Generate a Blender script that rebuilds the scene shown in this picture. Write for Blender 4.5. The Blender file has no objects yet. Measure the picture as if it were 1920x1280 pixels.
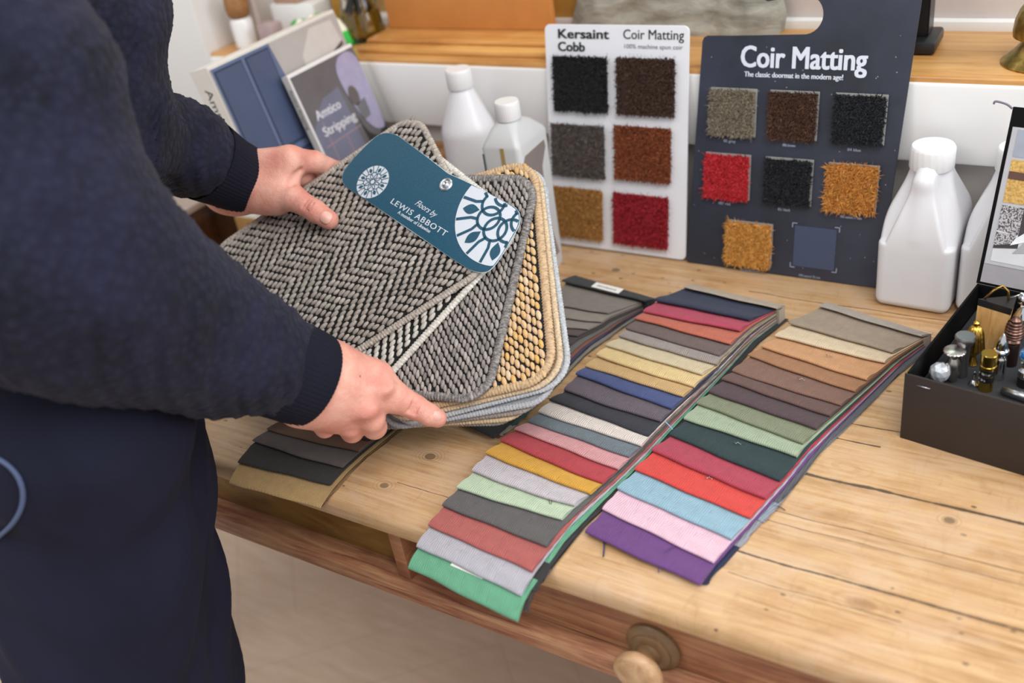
import bpy, bmesh, math, random
import numpy as np
from mathutils import Vector, Matrix
R0 = random.Random(7)
C = bpy.context.scene.collection
H = 0.68; T0 = 0.75                 # camera height above the table top, table top above the floor
FPX = 1871.115
M = np.array([[0.85002117,-0.16808328,0.4992114],[0.50656983,0.52064903,-0.68724929],[-0.14439882,0.83706188,0.52770862]])
CAM = np.array([0,0,H+T0])
def ray(u,v): return M@np.array([u-960,-(v-640),-FPX])/FPX
def at(u,v,z=0.0):
    d=ray(u,v); return Vector(CAM+d*((z+T0-CAM[2])/d[2]))
def aty(u,v,y):
    d=ray(u,v); return Vector(CAM+d*(y/d[1]))
def atd(u,v,t): return Vector(CAM+ray(u,v)*t)
# ------------------------------------------------------------ materials
def lin(h):
    h=h.lstrip('#'); c=[int(h[i:i+2],16)/255 for i in (0,2,4)]
    return tuple((x/12.92 if x<=.04045 else ((x+.055)/1.055)**2.4) for x in c)+(1,)
class NT:
    def __init__(s,name):
        s.m=bpy.data.materials.new(name); s.m.use_nodes=True; s.t=s.m.node_tree; s.b=s.t.nodes['Principled BSDF']
    def n(s,ty,**k):
        x=s.t.nodes.new(ty)
        for a,b in k.items():
            if hasattr(x,a): setattr(x,a,b)
            else: x.inputs[a.replace('_',' ')].default_value=b
        return x
    def l(s,a,b): s.t.links.new(a,b)
    def val(s,x,inp):
        if isinstance(x,(int,float)): inp.default_value=x
        else: s.l(x,inp)
    def math(s,op,a,b=None,c=None):
        x=s.t.nodes.new('ShaderNodeMath'); x.operation=op
        for i,q in enumerate((a,b,c)):
            if q is not None: s.val(q,x.inputs[i])
        return x.outputs[0]
    def mix(s,f,a,b,mode='MIX'):
        x=s.t.nodes.new('ShaderNodeMix'); x.data_type='RGBA'; x.blend_type=mode
        s.val(f,x.inputs[0])
        for q,i in ((a,6),(b,7)):
            if isinstance(q,tuple): x.inputs[i].default_value=q
            else: s.l(q,x.inputs[i])
        return x.outputs[2]
    def ramp(s,f,stops):
        x=s.t.nodes.new('ShaderNodeValToRGB'); e=x.color_ramp.elements
        while len(e)<len(stops): e.new(.5)
        for i,(p,c) in enumerate(stops): e[i].position=p; e[i].color=c
        s.l(f,x.inputs[0]); return x.outputs[0]
    def noise(s,vec=None,scale=5,detail=4,rough=.5,dist=0):
        x=s.n('ShaderNodeTexNoise'); x.inputs['Scale'].default_value=scale; x.inputs['Detail'].default_value=detail
        x.inputs['Roughness'].default_value=rough; x.inputs['Distortion'].default_value=dist
        if vec is not None: s.l(vec,x.inputs['Vector'])
        return x.outputs['Fac']
    def bump(s,h,strength=.5,dist=.001):
        x=s.n('ShaderNodeBump'); x.inputs['Strength'].default_value=strength; x.inputs['Distance'].default_value=dist
        s.l(h,x.inputs['Height']); s.l(x.outputs[0],s.b.inputs['Normal'])
    def obj(s): return s.n('ShaderNodeTexCoord').outputs['Object']
    def uv(s): return s.n('ShaderNodeTexCoord').outputs['UV']
    def mapv(s,vec,scale=(1,1,1),rot=(0,0,0),loc=(0,0,0)):
        x=s.n('ShaderNodeMapping'); x.inputs['Scale'].default_value=scale; x.inputs['Rotation'].default_value=rot; x.inputs['Location'].default_value=loc
        s.l(vec,x.inputs[0]); return x.outputs[0]
MC={}
def plain(name,col,rough=.5,metal=0,var=.06,vs=60,bump=0,bs=300,spec=None,coat=0,sub=0,trans=0,emit=0):
    key=(name,col,rough,metal,trans)
    if key in MC: return MC[key]
    s=NT(name); c=lin(col)
    if var>0:
        f=s.noise(s.obj(),vs,3); a=tuple(x*(1-var) for x in c[:3])+(1,); b=tuple(min(1,x*(1+var)) for x in c[:3])+(1,)
        s.l(s.ramp(f,[(.3,a),(.7,b)]),s.b.inputs['Base Color'])
    else: s.b.inputs['Base Color'].default_value=c
    s.b.inputs['Roughness'].default_value=rough; s.b.inputs['Metallic'].default_value=metal
    if spec is not None: s.b.inputs['Specular IOR Level'].default_value=spec
    if coat: s.b.inputs['Coat Weight'].default_value=coat
    if trans: s.b.inputs['Transmission Weight'].default_value=trans
    if bump: s.bump(s.noise(s.obj(),bs,3),bump,.0006)
    MC[key]=s.m; return s.m
def wood(name,base,dark,light,grain=(1.2,14,14),scale=6,rough=.45,ring=.35,specks=0,cracks=(),rot=(0,0,0),bump=.25,knots=()):
    s=NT(name); o=s.mapv(s.obj(),(1,1,1),rot)
    v=s.mapv(o,grain); f1=s.noise(v,scale,6,.6,1.0); f2=s.noise(s.mapv(o,(grain[0]*.6,grain[1]*3,grain[2]*3)),scale*2.2,5,.7,.3)
    big=s.noise(o,9,4,.6)
    sepx=s.n('ShaderNodeSeparateXYZ'); s.l(o,sepx.inputs[0])
    c=s.ramp(f1,[(.32,lin(dark)),(.5,lin(base)),(.68,lin(light))])
    c=s.mix(s.math('MULTIPLY',s.ramp(f2,[(.55,(0,0,0,1)),(.75,(1,1,1,1))]),ring),c,lin(dark))
    c=s.mix(s.math('MULTIPLY',s.ramp(big,[(.42,(0,0,0,1)),(.62,(1,1,1,1))]),.45),c,lin(light))
    if specks:
        vo=s.n('ShaderNodeTexVoronoi'); vo.inputs['Scale'].default_value=55; s.l(s.mapv(o,(.7,1.3,1)),vo.inputs['Vector'])
        gate=s.noise(o,7,2)
        k=s.math('MULTIPLY',s.math('LESS_THAN',vo.outputs['Distance'],.12),s.math('GREATER_THAN',gate,.52))
        c=s.mix(s.math('MULTIPLY',k,specks),c,lin('#5a4030'))
        # pale scratches
        w=s.noise(s.mapv(o,(55,5,1),(0,0,.7)),3,4,.7,4.5)
        c=s.mix(s.math('MULTIPLY',s.ramp(w,[(.65,(0,0,0,1)),(.70,(1,1,1,1))]),.2),c,lin('#e9cf9c'))
        w2=s.noise(s.mapv(o,(9,55,1),(0,0,-1.1)),2.4,4,.7,4.0)
        c=s.mix(s.math('MULTIPLY',s.ramp(w2,[(.66,(0,0,0,1)),(.71,(1,1,1,1))]),.25),c,lin('#e5c78f'))
        w3=s.noise(s.mapv(o,(34,9,1),(0,0,.2)),3.1,4,.7,1.2)
        c=s.mix(s.math('MULTIPLY',s.ramp(w3,[(.58,(0,0,0,1)),(.68,(1,1,1,1))]),.22),c,lin('#8a6336'))
        vk=s.n('ShaderNodeTexVoronoi'); vk.inputs['Scale'].default_value=5.5; s.l(s.mapv(o,(.75,1.5,1)),vk.inputs['Vector'])
        c=s.mix(s.math('MULTIPLY',s.ramp(vk.outputs['Distance'],[(.035,(1,1,1,1)),(.075,(0,0,0,1))]),.55),c,lin('#7b5132'))
        rings=s.math('SINE',s.math('ADD',s.math('MULTIPLY',vk.outputs['Distance'],150),s.math('MULTIPLY',big,14)))
        rg=s.math('MULTIPLY',s.ramp(vk.outputs['Distance'],[(.05,(1,1,1,1)),(.17,(0,0,0,1))]),s.math('GREATER_THAN',rings,.3))
        c=s.mix(s.math('MULTIPLY',rg,.28),c,lin('#8f6234'))
    if specks:
        mo2=s.noise(s.mapv(o,(1,1.6,1)),13,5,.65,.8)
        c=s.mix(s.math('MULTIPLY',s.ramp(mo2,[(.46,(0,0,0,1)),(.64,(1,1,1,1))]),.55),c,lin('#c4a68a'))
        c=s.mix(s.math('MULTIPLY',s.ramp(mo2,[(.30,(1,1,1,1)),(.44,(0,0,0,1))]),.40),c,lin('#9c7444'))
    hgt=f1
    for (kx,ky,kr) in knots:
        vx=s.math('SUBTRACT',sepx.outputs['X'],kx); vy=s.math('MULTIPLY',s.math('SUBTRACT',sepx.outputs['Y'],ky),1.25)
        dd=s.math('SQRT',s.math('ADD',s.math('MULTIPLY',vx,vx),s.math('MULTIPLY',vy,vy)))
        dd=s.math('ADD',dd,s.math('MULTIPLY',s.math('SUBTRACT',big,.5),.012))
        rr=s.math('GREATER_THAN',s.math('SINE',s.math('MULTIPLY',dd,1500)),.35)
        gate=s.ramp(s.math('DIVIDE',dd,kr*3.6),[(.25,(1,1,1,1)),(1.0,(0,0,0,1))])
        c=s.mix(s.math('MULTIPLY',s.math('MULTIPLY',rr,gate),.45),c,lin('#7d5a34'))
        c=s.mix(s.math('MULTIPLY',s.math('LESS_THAN',dd,kr),.9),c,s.mix(f2,lin('#55402c'),lin('#93795c')))
    for (y0,w,x0,x1,wob) in cracks:
        wv=s.noise(s.mapv(o,(5,.4,.4)),2.2,3)
        yy=s.math('ADD',sepx.outputs['Y'],s.math('MULTIPLY',s.math('SUBTRACT',wv,.5),wob))
        d=s.math('ABSOLUTE',s.math('SUBTRACT',yy,y0))
        m=s.math('LESS_THAN',d,s.math('MULTIPLY',s.noise(s.mapv(o,(40,2,2)),2,3),w*2))
        m=s.math('MULTIPLY',m,s.math('MULTIPLY',s.math('GREATER_THAN',sepx.outputs['X'],x0),s.math('LESS_THAN',sepx.outputs['X'],x1)))
        c=s.mix(m,c,lin('#54402e'))
        hgt=s.math('SUBTRACT',hgt,m)
    s.l(c,s.b.inputs['Base Color']); s.b.inputs['Roughness'].default_value=rough
    s.bump(hgt,bump,.0012); return s.m
def fabric(col,p=.0024,W=.016,sl=.13,name='ribbed_tape'):
    key=('fab',col,p,W,sl)
    if key in MC: return MC[key]
    s=NT(name+'_'+col.strip('#')); c=lin(col); gy=sum(c[:3])/3; c=tuple((x*.92+gy*.08)*.95 for x in c[:3])+(1,)
    sep=s.n('ShaderNodeSeparateXYZ'); s.l(s.uv(),sep.inputs[0])
    tri=s.math('PINGPONG',sep.outputs[0],W)
    ph=s.math('ADD',s.math('MULTIPLY',sep.outputs[0],1.0),s.math('MULTIPLY',sep.outputs[1],sl))
    # herringbone: the slant flips from column to column
    col_i=s.math('MODULO',s.math('DIVIDE',sep.outputs[0],W),2)
    sg=s.math('SUBTRACT',s.math('MULTIPLY',s.math('GREATER_THAN',col_i,1),2),1)
    ph=s.math('ADD',sep.outputs[0],s.math('MULTIPLY',s.math('MULTIPLY',sep.outputs[1],sl),sg))
    w=s.math('SINE',s.math('MULTIPLY',ph,2*math.pi/p))
    fine=s.noise(s.mapv(s.uv(),(1,1,1)),1900,2)
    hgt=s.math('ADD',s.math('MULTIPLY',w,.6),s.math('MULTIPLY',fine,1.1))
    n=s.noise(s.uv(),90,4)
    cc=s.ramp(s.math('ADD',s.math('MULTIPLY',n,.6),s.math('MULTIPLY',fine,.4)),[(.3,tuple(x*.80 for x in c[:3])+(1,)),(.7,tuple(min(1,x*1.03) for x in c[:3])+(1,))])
    cc=s.mix(s.math('MULTIPLY',s.math('LESS_THAN',w,-.35),.06),cc,tuple(x*.6 for x in c[:3])+(1,))  # groove shade painted into the colour: slightly darker between ribs
    s.l(cc,s.b.inputs['Base Color']); s.b.inputs['Roughness'].default_value=.85
    s.b.inputs['Sheen Weight'].default_value=.08
    s.bump(hgt,.75,.00045); MC[key]=s.m; return s.m
def island(name,cols,rough=.8,noise=0):
    """fibres and yarns: each strand its own shade"""
    s=NT(name); g=s.n('ShaderNodeNewGeometry').outputs['Random Per Island']
    n=len(cols); c=s.ramp(g,[(i/max(1,n-1),lin(k)) for i,k in enumerate(cols)])
    if noise:
        f=s.noise(s.mapv(s.obj(),(1,1,1)),noise,3); c=s.mix(s.math('MULTIPLY',f,.35),c,lin(cols[0]))
    s.l(c,s.b.inputs['Base Color']); s.b.inputs['Roughness'].default_value=rough; return s.m
# ------------------------------------------------------------ objects
def tag(o,label=None,cat=None,group=None,kind=None):
    if label: o['label']=label
    if cat: o['category']=cat
    if group: o['group']=group
    if kind: o['kind']=kind
    return o
def link(o,parent=None):
    C.objects.link(o)
    if parent is not None:
        o.parent=parent; o.matrix_parent_inverse=Matrix.Identity(4)
    return o
def wmat(o):
    m=o.matrix_basis.copy(); p=o.parent
    while p is not None: m=p.matrix_basis@m; p=p.parent
    return m
def empty(name,loc=(0,0,0),rot=(0,0,0),label=None,cat=None,group=None,mat=None):
    o=bpy.data.objects.new(name,None); C.objects.link(o); o.empty_display_size=.02
    if mat is not None: o.matrix_basis=mat
    else: o.location=loc; o.rotation_euler=rot
    return tag(o,label,cat,group)
def mk(name,verts,faces,mat,parent=None,smooth=False,uvs=None,world=True):
    """mesh from world coordinates (world=True) put under its parent in the parent's own frame"""
    me=bpy.data.meshes.new(name); me.from_pydata([tuple(v) for v in verts],[],faces); me.update()
    if uvs is not None:
        ul=me.uv_layers.new(name='UVMap')
        idx=np.empty(len(me.loops),dtype=np.int32); me.loops.foreach_get('vertex_index',idx)
        ul.data.foreach_set('uv',np.asarray(uvs,dtype=np.float32)[idx].ravel())
    if smooth: me.polygons.foreach_set('use_smooth',[True]*len(me.polygons))
    for m in (mat if isinstance(mat,(list,tuple)) else [mat]): me.materials.append(m)
    o=bpy.data.objects.new(name,me); link(o,parent)
    if world and parent is not None: me.transform(wmat(parent).inverted())
    return o
def recenter(o):
    """move a top-level mesh's origin to its base centre"""
    me=o.data; co=np.empty(len(me.vertices)*3); me.vertices.foreach_get('co',co); co=co.reshape(-1,3)
    c=Vector(((co[:,0].min()+co[:,0].max())/2,(co[:,1].min()+co[:,1].max())/2,co[:,2].min()))
    me.transform(Matrix.Translation(-c)); o.location=o.matrix_basis@c if o.parent is None else c
    return o
def frommesh(name,bm,mat,parent=None,smooth=False,world=True,ang=None):
    bmesh.ops.recalc_face_normals(bm,faces=bm.faces[:])
    me=bpy.data.meshes.new(name); bm.to_mesh(me); bm.free()
    if smooth:
        me.polygons.foreach_set('use_smooth',[True]*len(me.polygons))
        if ang is not None and hasattr(me,'set_sharp_from_angle'): me.set_sharp_from_angle(angle=math.radians(ang))
    for m in (mat if isinstance(mat,(list,tuple)) else [mat]): me.materials.append(m)
    o=bpy.data.objects.new(name,me); link(o,parent)
    if world and parent is not None: me.transform(wmat(parent).inverted())
    return o
def bbox(bm,x0,x1,y0,y1,z0,z1,bev=0,seg=2,mtx=None):
    r=bmesh.ops.create_cube(bm,size=1); vs=r['verts']
    for v in vs: v.co=Vector(((x0+x1)/2+v.co.x*(x1-x0),(y0+y1)/2+v.co.y*(y1-y0),(z0+z1)/2+v.co.z*(z1-z0)))
    if bev:
        es=list({e for v in vs for e in v.link_edges})
        rr=bmesh.ops.bevel(bm,geom=es,offset=bev,segments=seg,affect='EDGES',profile=.5); vs=list({v for f in rr['faces'] for v in f.verts}|{v for v in vs if v.is_valid})
    if mtx is not None: bmesh.ops.transform(bm,matrix=mtx,verts=[v for v in vs if v.is_valid])
    return vs
def box(name,x0,x1,y0,y1,z0,z1,mat,parent=None,bev=.001,world=True,mtx=None,seg=2):
    bm=bmesh.new(); bbox(bm,x0,x1,y0,y1,z0,z1,bev,seg,mtx); return frommesh(name,bm,mat,parent,True,world,40)
def lathe(name,prof,mat,parent=None,seg=40,mtx=None,world=False,flute=None,ang=35):
    """prof: (radius, height) from bottom to top"""
    v=[];f=[]
    for r,z in prof:
        for k in range(seg):
            a=2*math.pi*k/seg; rr=r
            if flute: rr=r*(1+flute[1](z)*math.cos(flute[0]*a))
            v.append((rr*math.cos(a),rr*math.sin(a),z))
    n=len(prof)
    for i in range(n-1):
        for k in range(seg): f.append((i*seg+k,i*seg+(k+1)%seg,(i+1)*seg+(k+1)%seg,(i+1)*seg+k))
    f.append(tuple(range(seg))[::-1]); f.append(tuple((n-1)*seg+k for k in range(seg)))
    if mtx is not None: v=[mtx@Vector(p) for p in v]
    o=mk(name,v,f,mat,parent,True,world=world)
    o.data.set_sharp_from_angle(angle=math.radians(ang)); return o
def tube(name,pts,rad,mat,parent=None,seg=10,world=True,closed=False,squash=1,up=Vector((0,0,1)),ridge=None):
    pts=[Vector(p) for p in pts]; n=len(pts); v=[];f=[];uv=[]; L=0
    for i,p in enumerate(pts):
        a=pts[(i-1)%n] if (closed or i>0) else pts[0]; b=pts[(i+1)%n] if (closed or i<n-1) else pts[-1]
        t=(b-a); t=t.normalized() if t.length>1e-9 else Vector((1,0,0))
        s=t.cross(up); s=s.normalized() if s.length>1e-6 else t.orthogonal().normalized(); w=s.cross(t)
        r=rad[i] if isinstance(rad,(list,tuple)) else rad
        for k in range(seg):
            th=2*math.pi*k/seg; rr=r
            if ridge: rr=r*(1+ridge[1]*math.sin(2*math.pi*L/ridge[0]+th*1.0))
            v.append(p+s*(math.cos(th)*rr)+w*(math.sin(th)*rr*squash)); uv.append((L,k/seg))
        if i<n-1: L+=(pts[i+1]-p).length
    m=n if closed else n-1
    for i in range(m):
        for k in range(seg): f.append((i*seg+k,i*seg+(k+1)%seg,((i+1)%n)*seg+(k+1)%seg,((i+1)%n)*seg+k))
    if not closed: f.append(tuple(range(seg))[::-1]); f.append(tuple((n-1)*seg+k for k in range(seg)))
    return mk(name,v,f,mat,parent,True,uv,world)
def prism(name,poly,mtx,thick,mat,parent=None,bev=0,world=True,holes=(),smooth=True):
    """outline (2D) in frame mtx, extruded along the frame's -z by thick"""
    bm=bmesh.new()
    loops=[]
    for pl in [poly]+list(holes):
        vs=[bm.verts.new((p[0],p[1],0)) for p in pl]; es=[bm.edges.new((vs[i],vs[(i+1)%len(vs)])) for i in range(len(vs))]; loops+=es
    if holes: bmesh.ops.triangle_fill(bm,use_beauty=True,edges=loops)
    else: bm.faces.new(bm.verts[:])
    if thick:
        r=bmesh.ops.extrude_face_region(bm,geom=bm.faces[:]); 
        for v in [g for g in r['geom'] if isinstance(g,bmesh.types.BMVert)]: v.co.z-=thick
    if bev:
        es=[e for e in bm.edges if len(e.link_faces)==2 and e.calc_face_angle(0)>1.0 and abs(e.verts[0].co.z-e.verts[1].co.z)<1e-7]
        bmesh.ops.bevel(bm,geom=es,offset=bev,segments=2,affect='EDGES')
    bmesh.ops.transform(bm,matrix=mtx,verts=bm.verts[:])
    return frommesh(name,bm,mat,parent,smooth,world,35)
def frame(o,x,n):
    x=Vector(x).normalized(); n=Vector(n).normalized(); y=n.cross(x).normalized(); x=y.cross(n)
    m=Matrix.Identity(4)
    for i,c in enumerate((x,y,n)): 
        for j in range(3): m[j][i]=c[j]
    for j in range(3): m[j][3]=o[j]
    return m
def rrect(x0,x1,y0,y1,r,n=6):
    out=[]
    for cx,cy,a0 in ((x1-r,y1-r,0),(x0+r,y1-r,90),(x0+r,y0+r,180),(x1-r,y0+r,270)):
        for k in range(n+1):
            a=math.radians(a0+90*k/n); out.append((cx+r*math.cos(a),cy+r*math.sin(a)))
    return out
def text(name,body,mtx,size,mat,parent,bold=0,width=None,shear=0,ext=.0001,align='LEFT',space=1,tall=1):
    cu=bpy.data.curves.new(name,'FONT'); cu.body=body; cu.size=size; cu.offset=bold; cu.shear=shear; cu.extrude=ext
    bolds=[0.0] if not bold else [-bold,-bold*.33,bold*.33,bold]; cu.offset=0
    cu.align_x=align; cu.space_character=space; cu.resolution_u=3
    o=bpy.data.objects.new(name,cu); C.objects.link(o)
    dg=bpy.context.evaluated_depsgraph_get(); me=bpy.data.meshes.new_from_object(o.evaluated_get(dg)); bpy.data.objects.remove(o)
    co=np.empty(len(me.vertices)*3); me.vertices.foreach_get('co',co); xs=co[0::3]
    sx=1
    if width and len(xs): sx=width/(xs.max()-xs.min())
    me.transform(Matrix.Diagonal((sx,tall,1,1)))
    if bold:
        b0=bmesh.new(); b0.from_mesh(me); b1=bmesh.new()
        for dxx in bolds:
            for dyy in ((-bold*.45,bold*.45) if bold>.0004 else (0,)):
                t_=bpy.data.meshes.new('tmp'); b2=b0.copy(); bmesh.ops.translate(b2,vec=(dxx,dyy,dxx*.02+dyy*.01),verts=b2.verts[:]); b2.to_mesh(t_); b1.from_mesh(t_); bpy.data.meshes.remove(t_); b2.free()
        b1.to_mesh(me); b0.free(); b1.free()
    me.transform(mtx)
    me.materials.clear(); me.materials.append(mat); me.name=name
    q=bpy.data.objects.new(name,me); link(q,parent)
    if parent is not None: me.transform(wmat(parent).inverted())
    return q
# ------------------------------------------------------------ signed-distance modelling
import openvdb
def seg_d(P,a,b,r1,r2):
    a=np.array(a);b=np.array(b); ba=b-a; L2=max(ba@ba,1e-12); pa=P-a
    t=np.clip((pa@ba)/L2,0,1); d=pa-t[...,None]*ba
    return np.sqrt((d*d).sum(-1))-(r1+(r2-r1)*t)
def ell_d(P,c,r,Rm=None):
    q=P-np.array(c)
    if Rm is not None: q=q@np.array(Rm)
    r=np.array(r); k0=np.sqrt(((q/r)**2).sum(-1)); k1=np.sqrt(((q/(r*r))**2).sum(-1))
    return k0*(k0-1)/np.maximum(k1,1e-6)
def smin(a,b,k):
    h=np.maximum(k-np.abs(a-b),0)/k; return np.minimum(a,b)-h*h*k*.25
def sdf_eval(P,prims):
    d=None
    for p in prims:
        k=p[1]
        if p[0] in 'cx': e=seg_d(P,p[2],p[3],p[4],p[5])
        else: e=ell_d(P,p[2],p[3],p[4] if len(p)>4 else None)
        if d is None: d=e
        elif p[0] in 'ce': d=smin(d,e,k)
        else: d=-smin(-d,e,k)
    return d
def sdf_verts(prims,vox,extra=None,pad=.012):
    pts=[]
    for p in prims:
        if p[0]=='c': pts+= [np.array(p[2])-p[4],np.array(p[2])+p[4],np.array(p[3])-p[5],np.array(p[3])+p[5]]
        elif p[0]=='e': pts+=[np.array(p[2])-max(p[3]),np.array(p[2])+max(p[3])]
    lo=np.min(pts,0)-pad; hi=np.max(pts,0)+pad
    n=np.ceil((hi-lo)/vox).astype(int)+1
    ax=[lo[i]+vox*np.arange(n[i]) for i in range(3)]
    out=np.empty(n,dtype=np.float32)
    for i in range(0,n[0],16):
        X,Y,Z=np.meshgrid(ax[0][i:i+16],ax[1],ax[2],indexing='ij'); P=np.stack([X,Y,Z],-1)
        d=sdf_eval(P,prims)
        if extra is not None: d=extra(P,d)
        out[i:i+16]=d
    band=3*vox; out=np.clip(out,-band,band)
    g=openvdb.FloatGrid(float(band)); g.copyFromArray(out,tolerance=0.0)
    r=g.convertToQuads(0.0) if hasattr(g,'convertToQuads') else g.convertToPolygons(0.0,0.0)
    pts_=np.asarray(r[0],dtype=float)*vox+lo; quads=np.asarray(r[-1])
    return pts_,quads
def sdf_obj(name,groups,mat,parent=None,world=True):
    V=[];F=[];o=0
    for prims,vox,extra in groups:
        p,q=sdf_verts(prims,vox,extra); V.append(p); F.append(q+o); o+=len(p)
    V=np.concatenate(V);F=np.concatenate(F)
    ob=mk(name,V,F.tolist(),mat,parent,True,world=world)
    bm=bmesh.new(); bm.from_mesh(ob.data); bmesh.ops.recalc_face_normals(bm,faces=bm.faces[:]); bm.to_mesh(ob.data); bm.free()
    return ob
# ============================================================ THE SETTING
Z=T0
white_paint=plain('white_painted_board','#e8e7e6',.45,var=.02,vs=8,bump=.12,bs=40)
wall_paint=plain('wall_paint','#dedddb',.7,var=.02,vs=4)
grey_paint=plain('grey_wall_paint','#c9c2bc',.7,var=.04,vs=6)
def struct(name,o): o.name=name; o['kind']='structure'; return o
# floor of pale chevron planks
s=NT('pale_chevron_floor'); o_=s.obj(); sp=s.n('ShaderNodeSeparateXYZ'); s.l(o_,sp.inputs[0])
tri=s.math('PINGPONG',sp.outputs[0],.42); ph=s.math('FRACT',s.math('DIVIDE',s.math('ADD',sp.outputs[1],tri),.16))
idn=s.n('ShaderNodeTexWhiteNoise'); idn.noise_dimensions='2D'
cx=s.n('ShaderNodeCombineXYZ'); s.l(s.math('FLOOR',s.math('DIVIDE',s.math('ADD',sp.outputs[1],tri),.16)),cx.inputs[0]); s.l(s.math('FLOOR',s.math('DIVIDE',sp.outputs[0],.42)),cx.inputs[1]); s.l(cx.outputs[0],idn.inputs[0])
g=s.noise(s.mapv(o_,(3,18,1)),4,5); cc=s.ramp(g,[(.3,lin('#c2a890')),(.7,lin('#d2bba6'))])
cc=s.mix(s.math('MULTIPLY',idn.outputs[0],.5),cc,lin('#c9ad95')); cc=s.mix(s.math('MULTIPLY',s.math('LESS_THAN',ph,.02),.4),cc,lin('#9d8571'))
s.l(cc,s.b.inputs['Base Color']); s.b.inputs['Roughness'].default_value=.5
struct('floor',box('floor',-4,3,-1.6,1.6,-.06,0,s.m,bev=0))
# wall under the window: white board, grey wall below it, recess with a window behind
SZ=.257
struct('wall_back',box('wall_back',-4,3,1.21,1.26,0,Z+.153,grey_paint,bev=0))
struct('trim_1',box('trim_1',-1.408,3,1.192,1.225,Z+.153,Z+SZ-.006,white_paint,bev=.004))
struct('wall_left',box('wall_left',-4,-1.408,1.19,1.62,Z+.0,Z+1.8,wall_paint,bev=.003))
pine=wood('varnished_pine_sill','#c48f52','#a8713a','#d3a264',(1,9,9),5,.35,.25)
struct('trim_2',box('trim_2',-1.408,3,1.196,1.385,Z+SZ-.03,Z+SZ,pine,bev=.003))
struct('trim_3',box('trim_3',-1.408,3,1.37,1.60,Z+SZ-.006,Z+SZ+.012,wall_paint,bev=.001))
# window frame behind the sill
wf=plain('window_frame_paint','#cfc3bd',.5,var=.02)
wroot=empty('window_1',(-.3,1.44,Z+SZ)); wroot['kind']='structure'
box('window_frame',-.62,3,1.385,1.42,Z+SZ+.012,Z+SZ+.065,wf,wroot)
box('window_track',-.62,3,1.376,1.385,Z+SZ+.0,Z+SZ+.005,plain('dark_gasket','#3b3632',.5),wroot)
gl=plain('window_glass','#cfe8e0',.02,var=0,trans=1)
box('window_pane',-.62,3,1.40,1.405,Z+SZ+.066,Z+1.2,gl,wroot,bev=0)
box('window_stile',-1.408,-.62,1.40,1.44,Z+SZ+.012,Z+1.3,plain('ochre_reveal_paint','#b8935a',.6),wroot,bev=.001)
# ============================================================ THE DESK
top_m=wood('worn_pine_top','#b99166','#9a734a','#c9a77d',(1.5,30,30),5,.42,.35,specks=.9,knots=tuple((p.x+.5,p.y-.9,r) for p,r in ((at(806,855),.0068),(at(720,910),.0052),(at(1155,506),.006),(at(1735,420),.005),(at(1780,975),.004))),
   cracks=tuple((a-.9,b,c+.5,d+.5,e) for a,b,c,d,e in ((.767,.0017,-.30,.4,.006),(.640,.0012,-.27,.4,.006),(.705,.0004,-.35,.02,.008),(.690,.0004,-.30,.1,.008),(.832,.0010,-.26,-.17,.003),(.862,.0008,-.3,.2,.008),(.60,.0004,-.62,-.45,.01),(1.09,.0007,-.4,.2,.01),(.612,.0004,-.25,-.10,.010),(1.035,.0010,-.345,-.2,.004))),bump=.35)
front_m=wood('reddish_stained_pine','#8f5a3e','#6b3d2b','#b07f57',(1.2,10,22),6,.5,.5,bump=.4)
bay_m=wood('dark_brown_panel','#7a5528','#57391a','#946f38',(2,2,8),5,.4,.3)
rail_m=wood('worn_stained_rail','#99634a','#6d3f2d','#bb9068',(1.2,16,16),7,.5,.5,bump=.4)
desk=empty('desk',(-.5,.9,0),label='old worn pine desk with cracked honey coloured top and a turned drawer knob',cat='desk')
YF=.548
bm=bmesh.new()
nx,ny=170,1
bbox(bm,-1.46,.42,YF,1.208,Z-.027,Z,.009,4)
topo=frommesh('tabletop',bm,top_m,desk,True,True,40)
YP=.562
box('back_panel',-1.40,-.612,.577,.590,Z-.12,Z-.028,bay_m,desk,bev=0)
box('shelf_board',-1.44,.38,.60,1.17,Z-.121,Z-.113,rail_m,desk,bev=0)
box('front_rail',-1.44,.38,YP-.012,.60,Z-.124,Z-.098,rail_m,desk,bev=.002)
box('divider',-.611,-.594,YP-.004,.60,Z-.0985,Z-.0275,front_m,desk,bev=.0015)
box('divider',-.594,-.588,.585,1.10,Z-.0985,Z-.0275,front_m,desk,bev=.0005)
dr=box('drawer',-.556,.30,YP+.004,YP+.024,Z-.0965,Z-.0295,front_m,desk,bev=.002)
box('drawer_box',-.55,.29,YP+.025,.95,Z-.0955,Z-.035,bay_m,dr,bev=0)
box('apron_panel',-1.44,-1.40,.56,1.17,Z-.12,Z-.028,front_m,desk,bev=.001)
box('apron_panel',.33,.37,.56,1.17,Z-.12,Z-.028,front_m,desk,bev=.001)
for lx in (-1.40,.34):
    for ly in (.60,1.13):
        lathe('leg',[(.022,0),(.026,.05),(.02,.1),(.03,.3),(.034,.5),(.026,.53),(.036,.56),(.036,Z-.1)],front_m,desk,24,Matrix.Translation((lx,ly,0)),world=True)
kc=aty(1226,1210,YP+.003); kd=Vector((0,-1,0))
km=frame(kc,(1,0,0),kd)
kw=wood('knob_wood_dark','#6d5236','#4a3623','#8a6a48',(6,6,2),6,.4,.3); kl=wood('knob_wood_pale','#b08a64','#8c6645','#c9a580',(5,14,5),8,.45,.3)
kb=lathe('knob',[(.0275,-.002),(.0275,.003),(.025,.006),(.021,.0075),(.0205,.0095),(.0185,.011),(.013,.012),(.0115,.018),(.0125,.024)],kw,dr,40,km,world=True)
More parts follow.
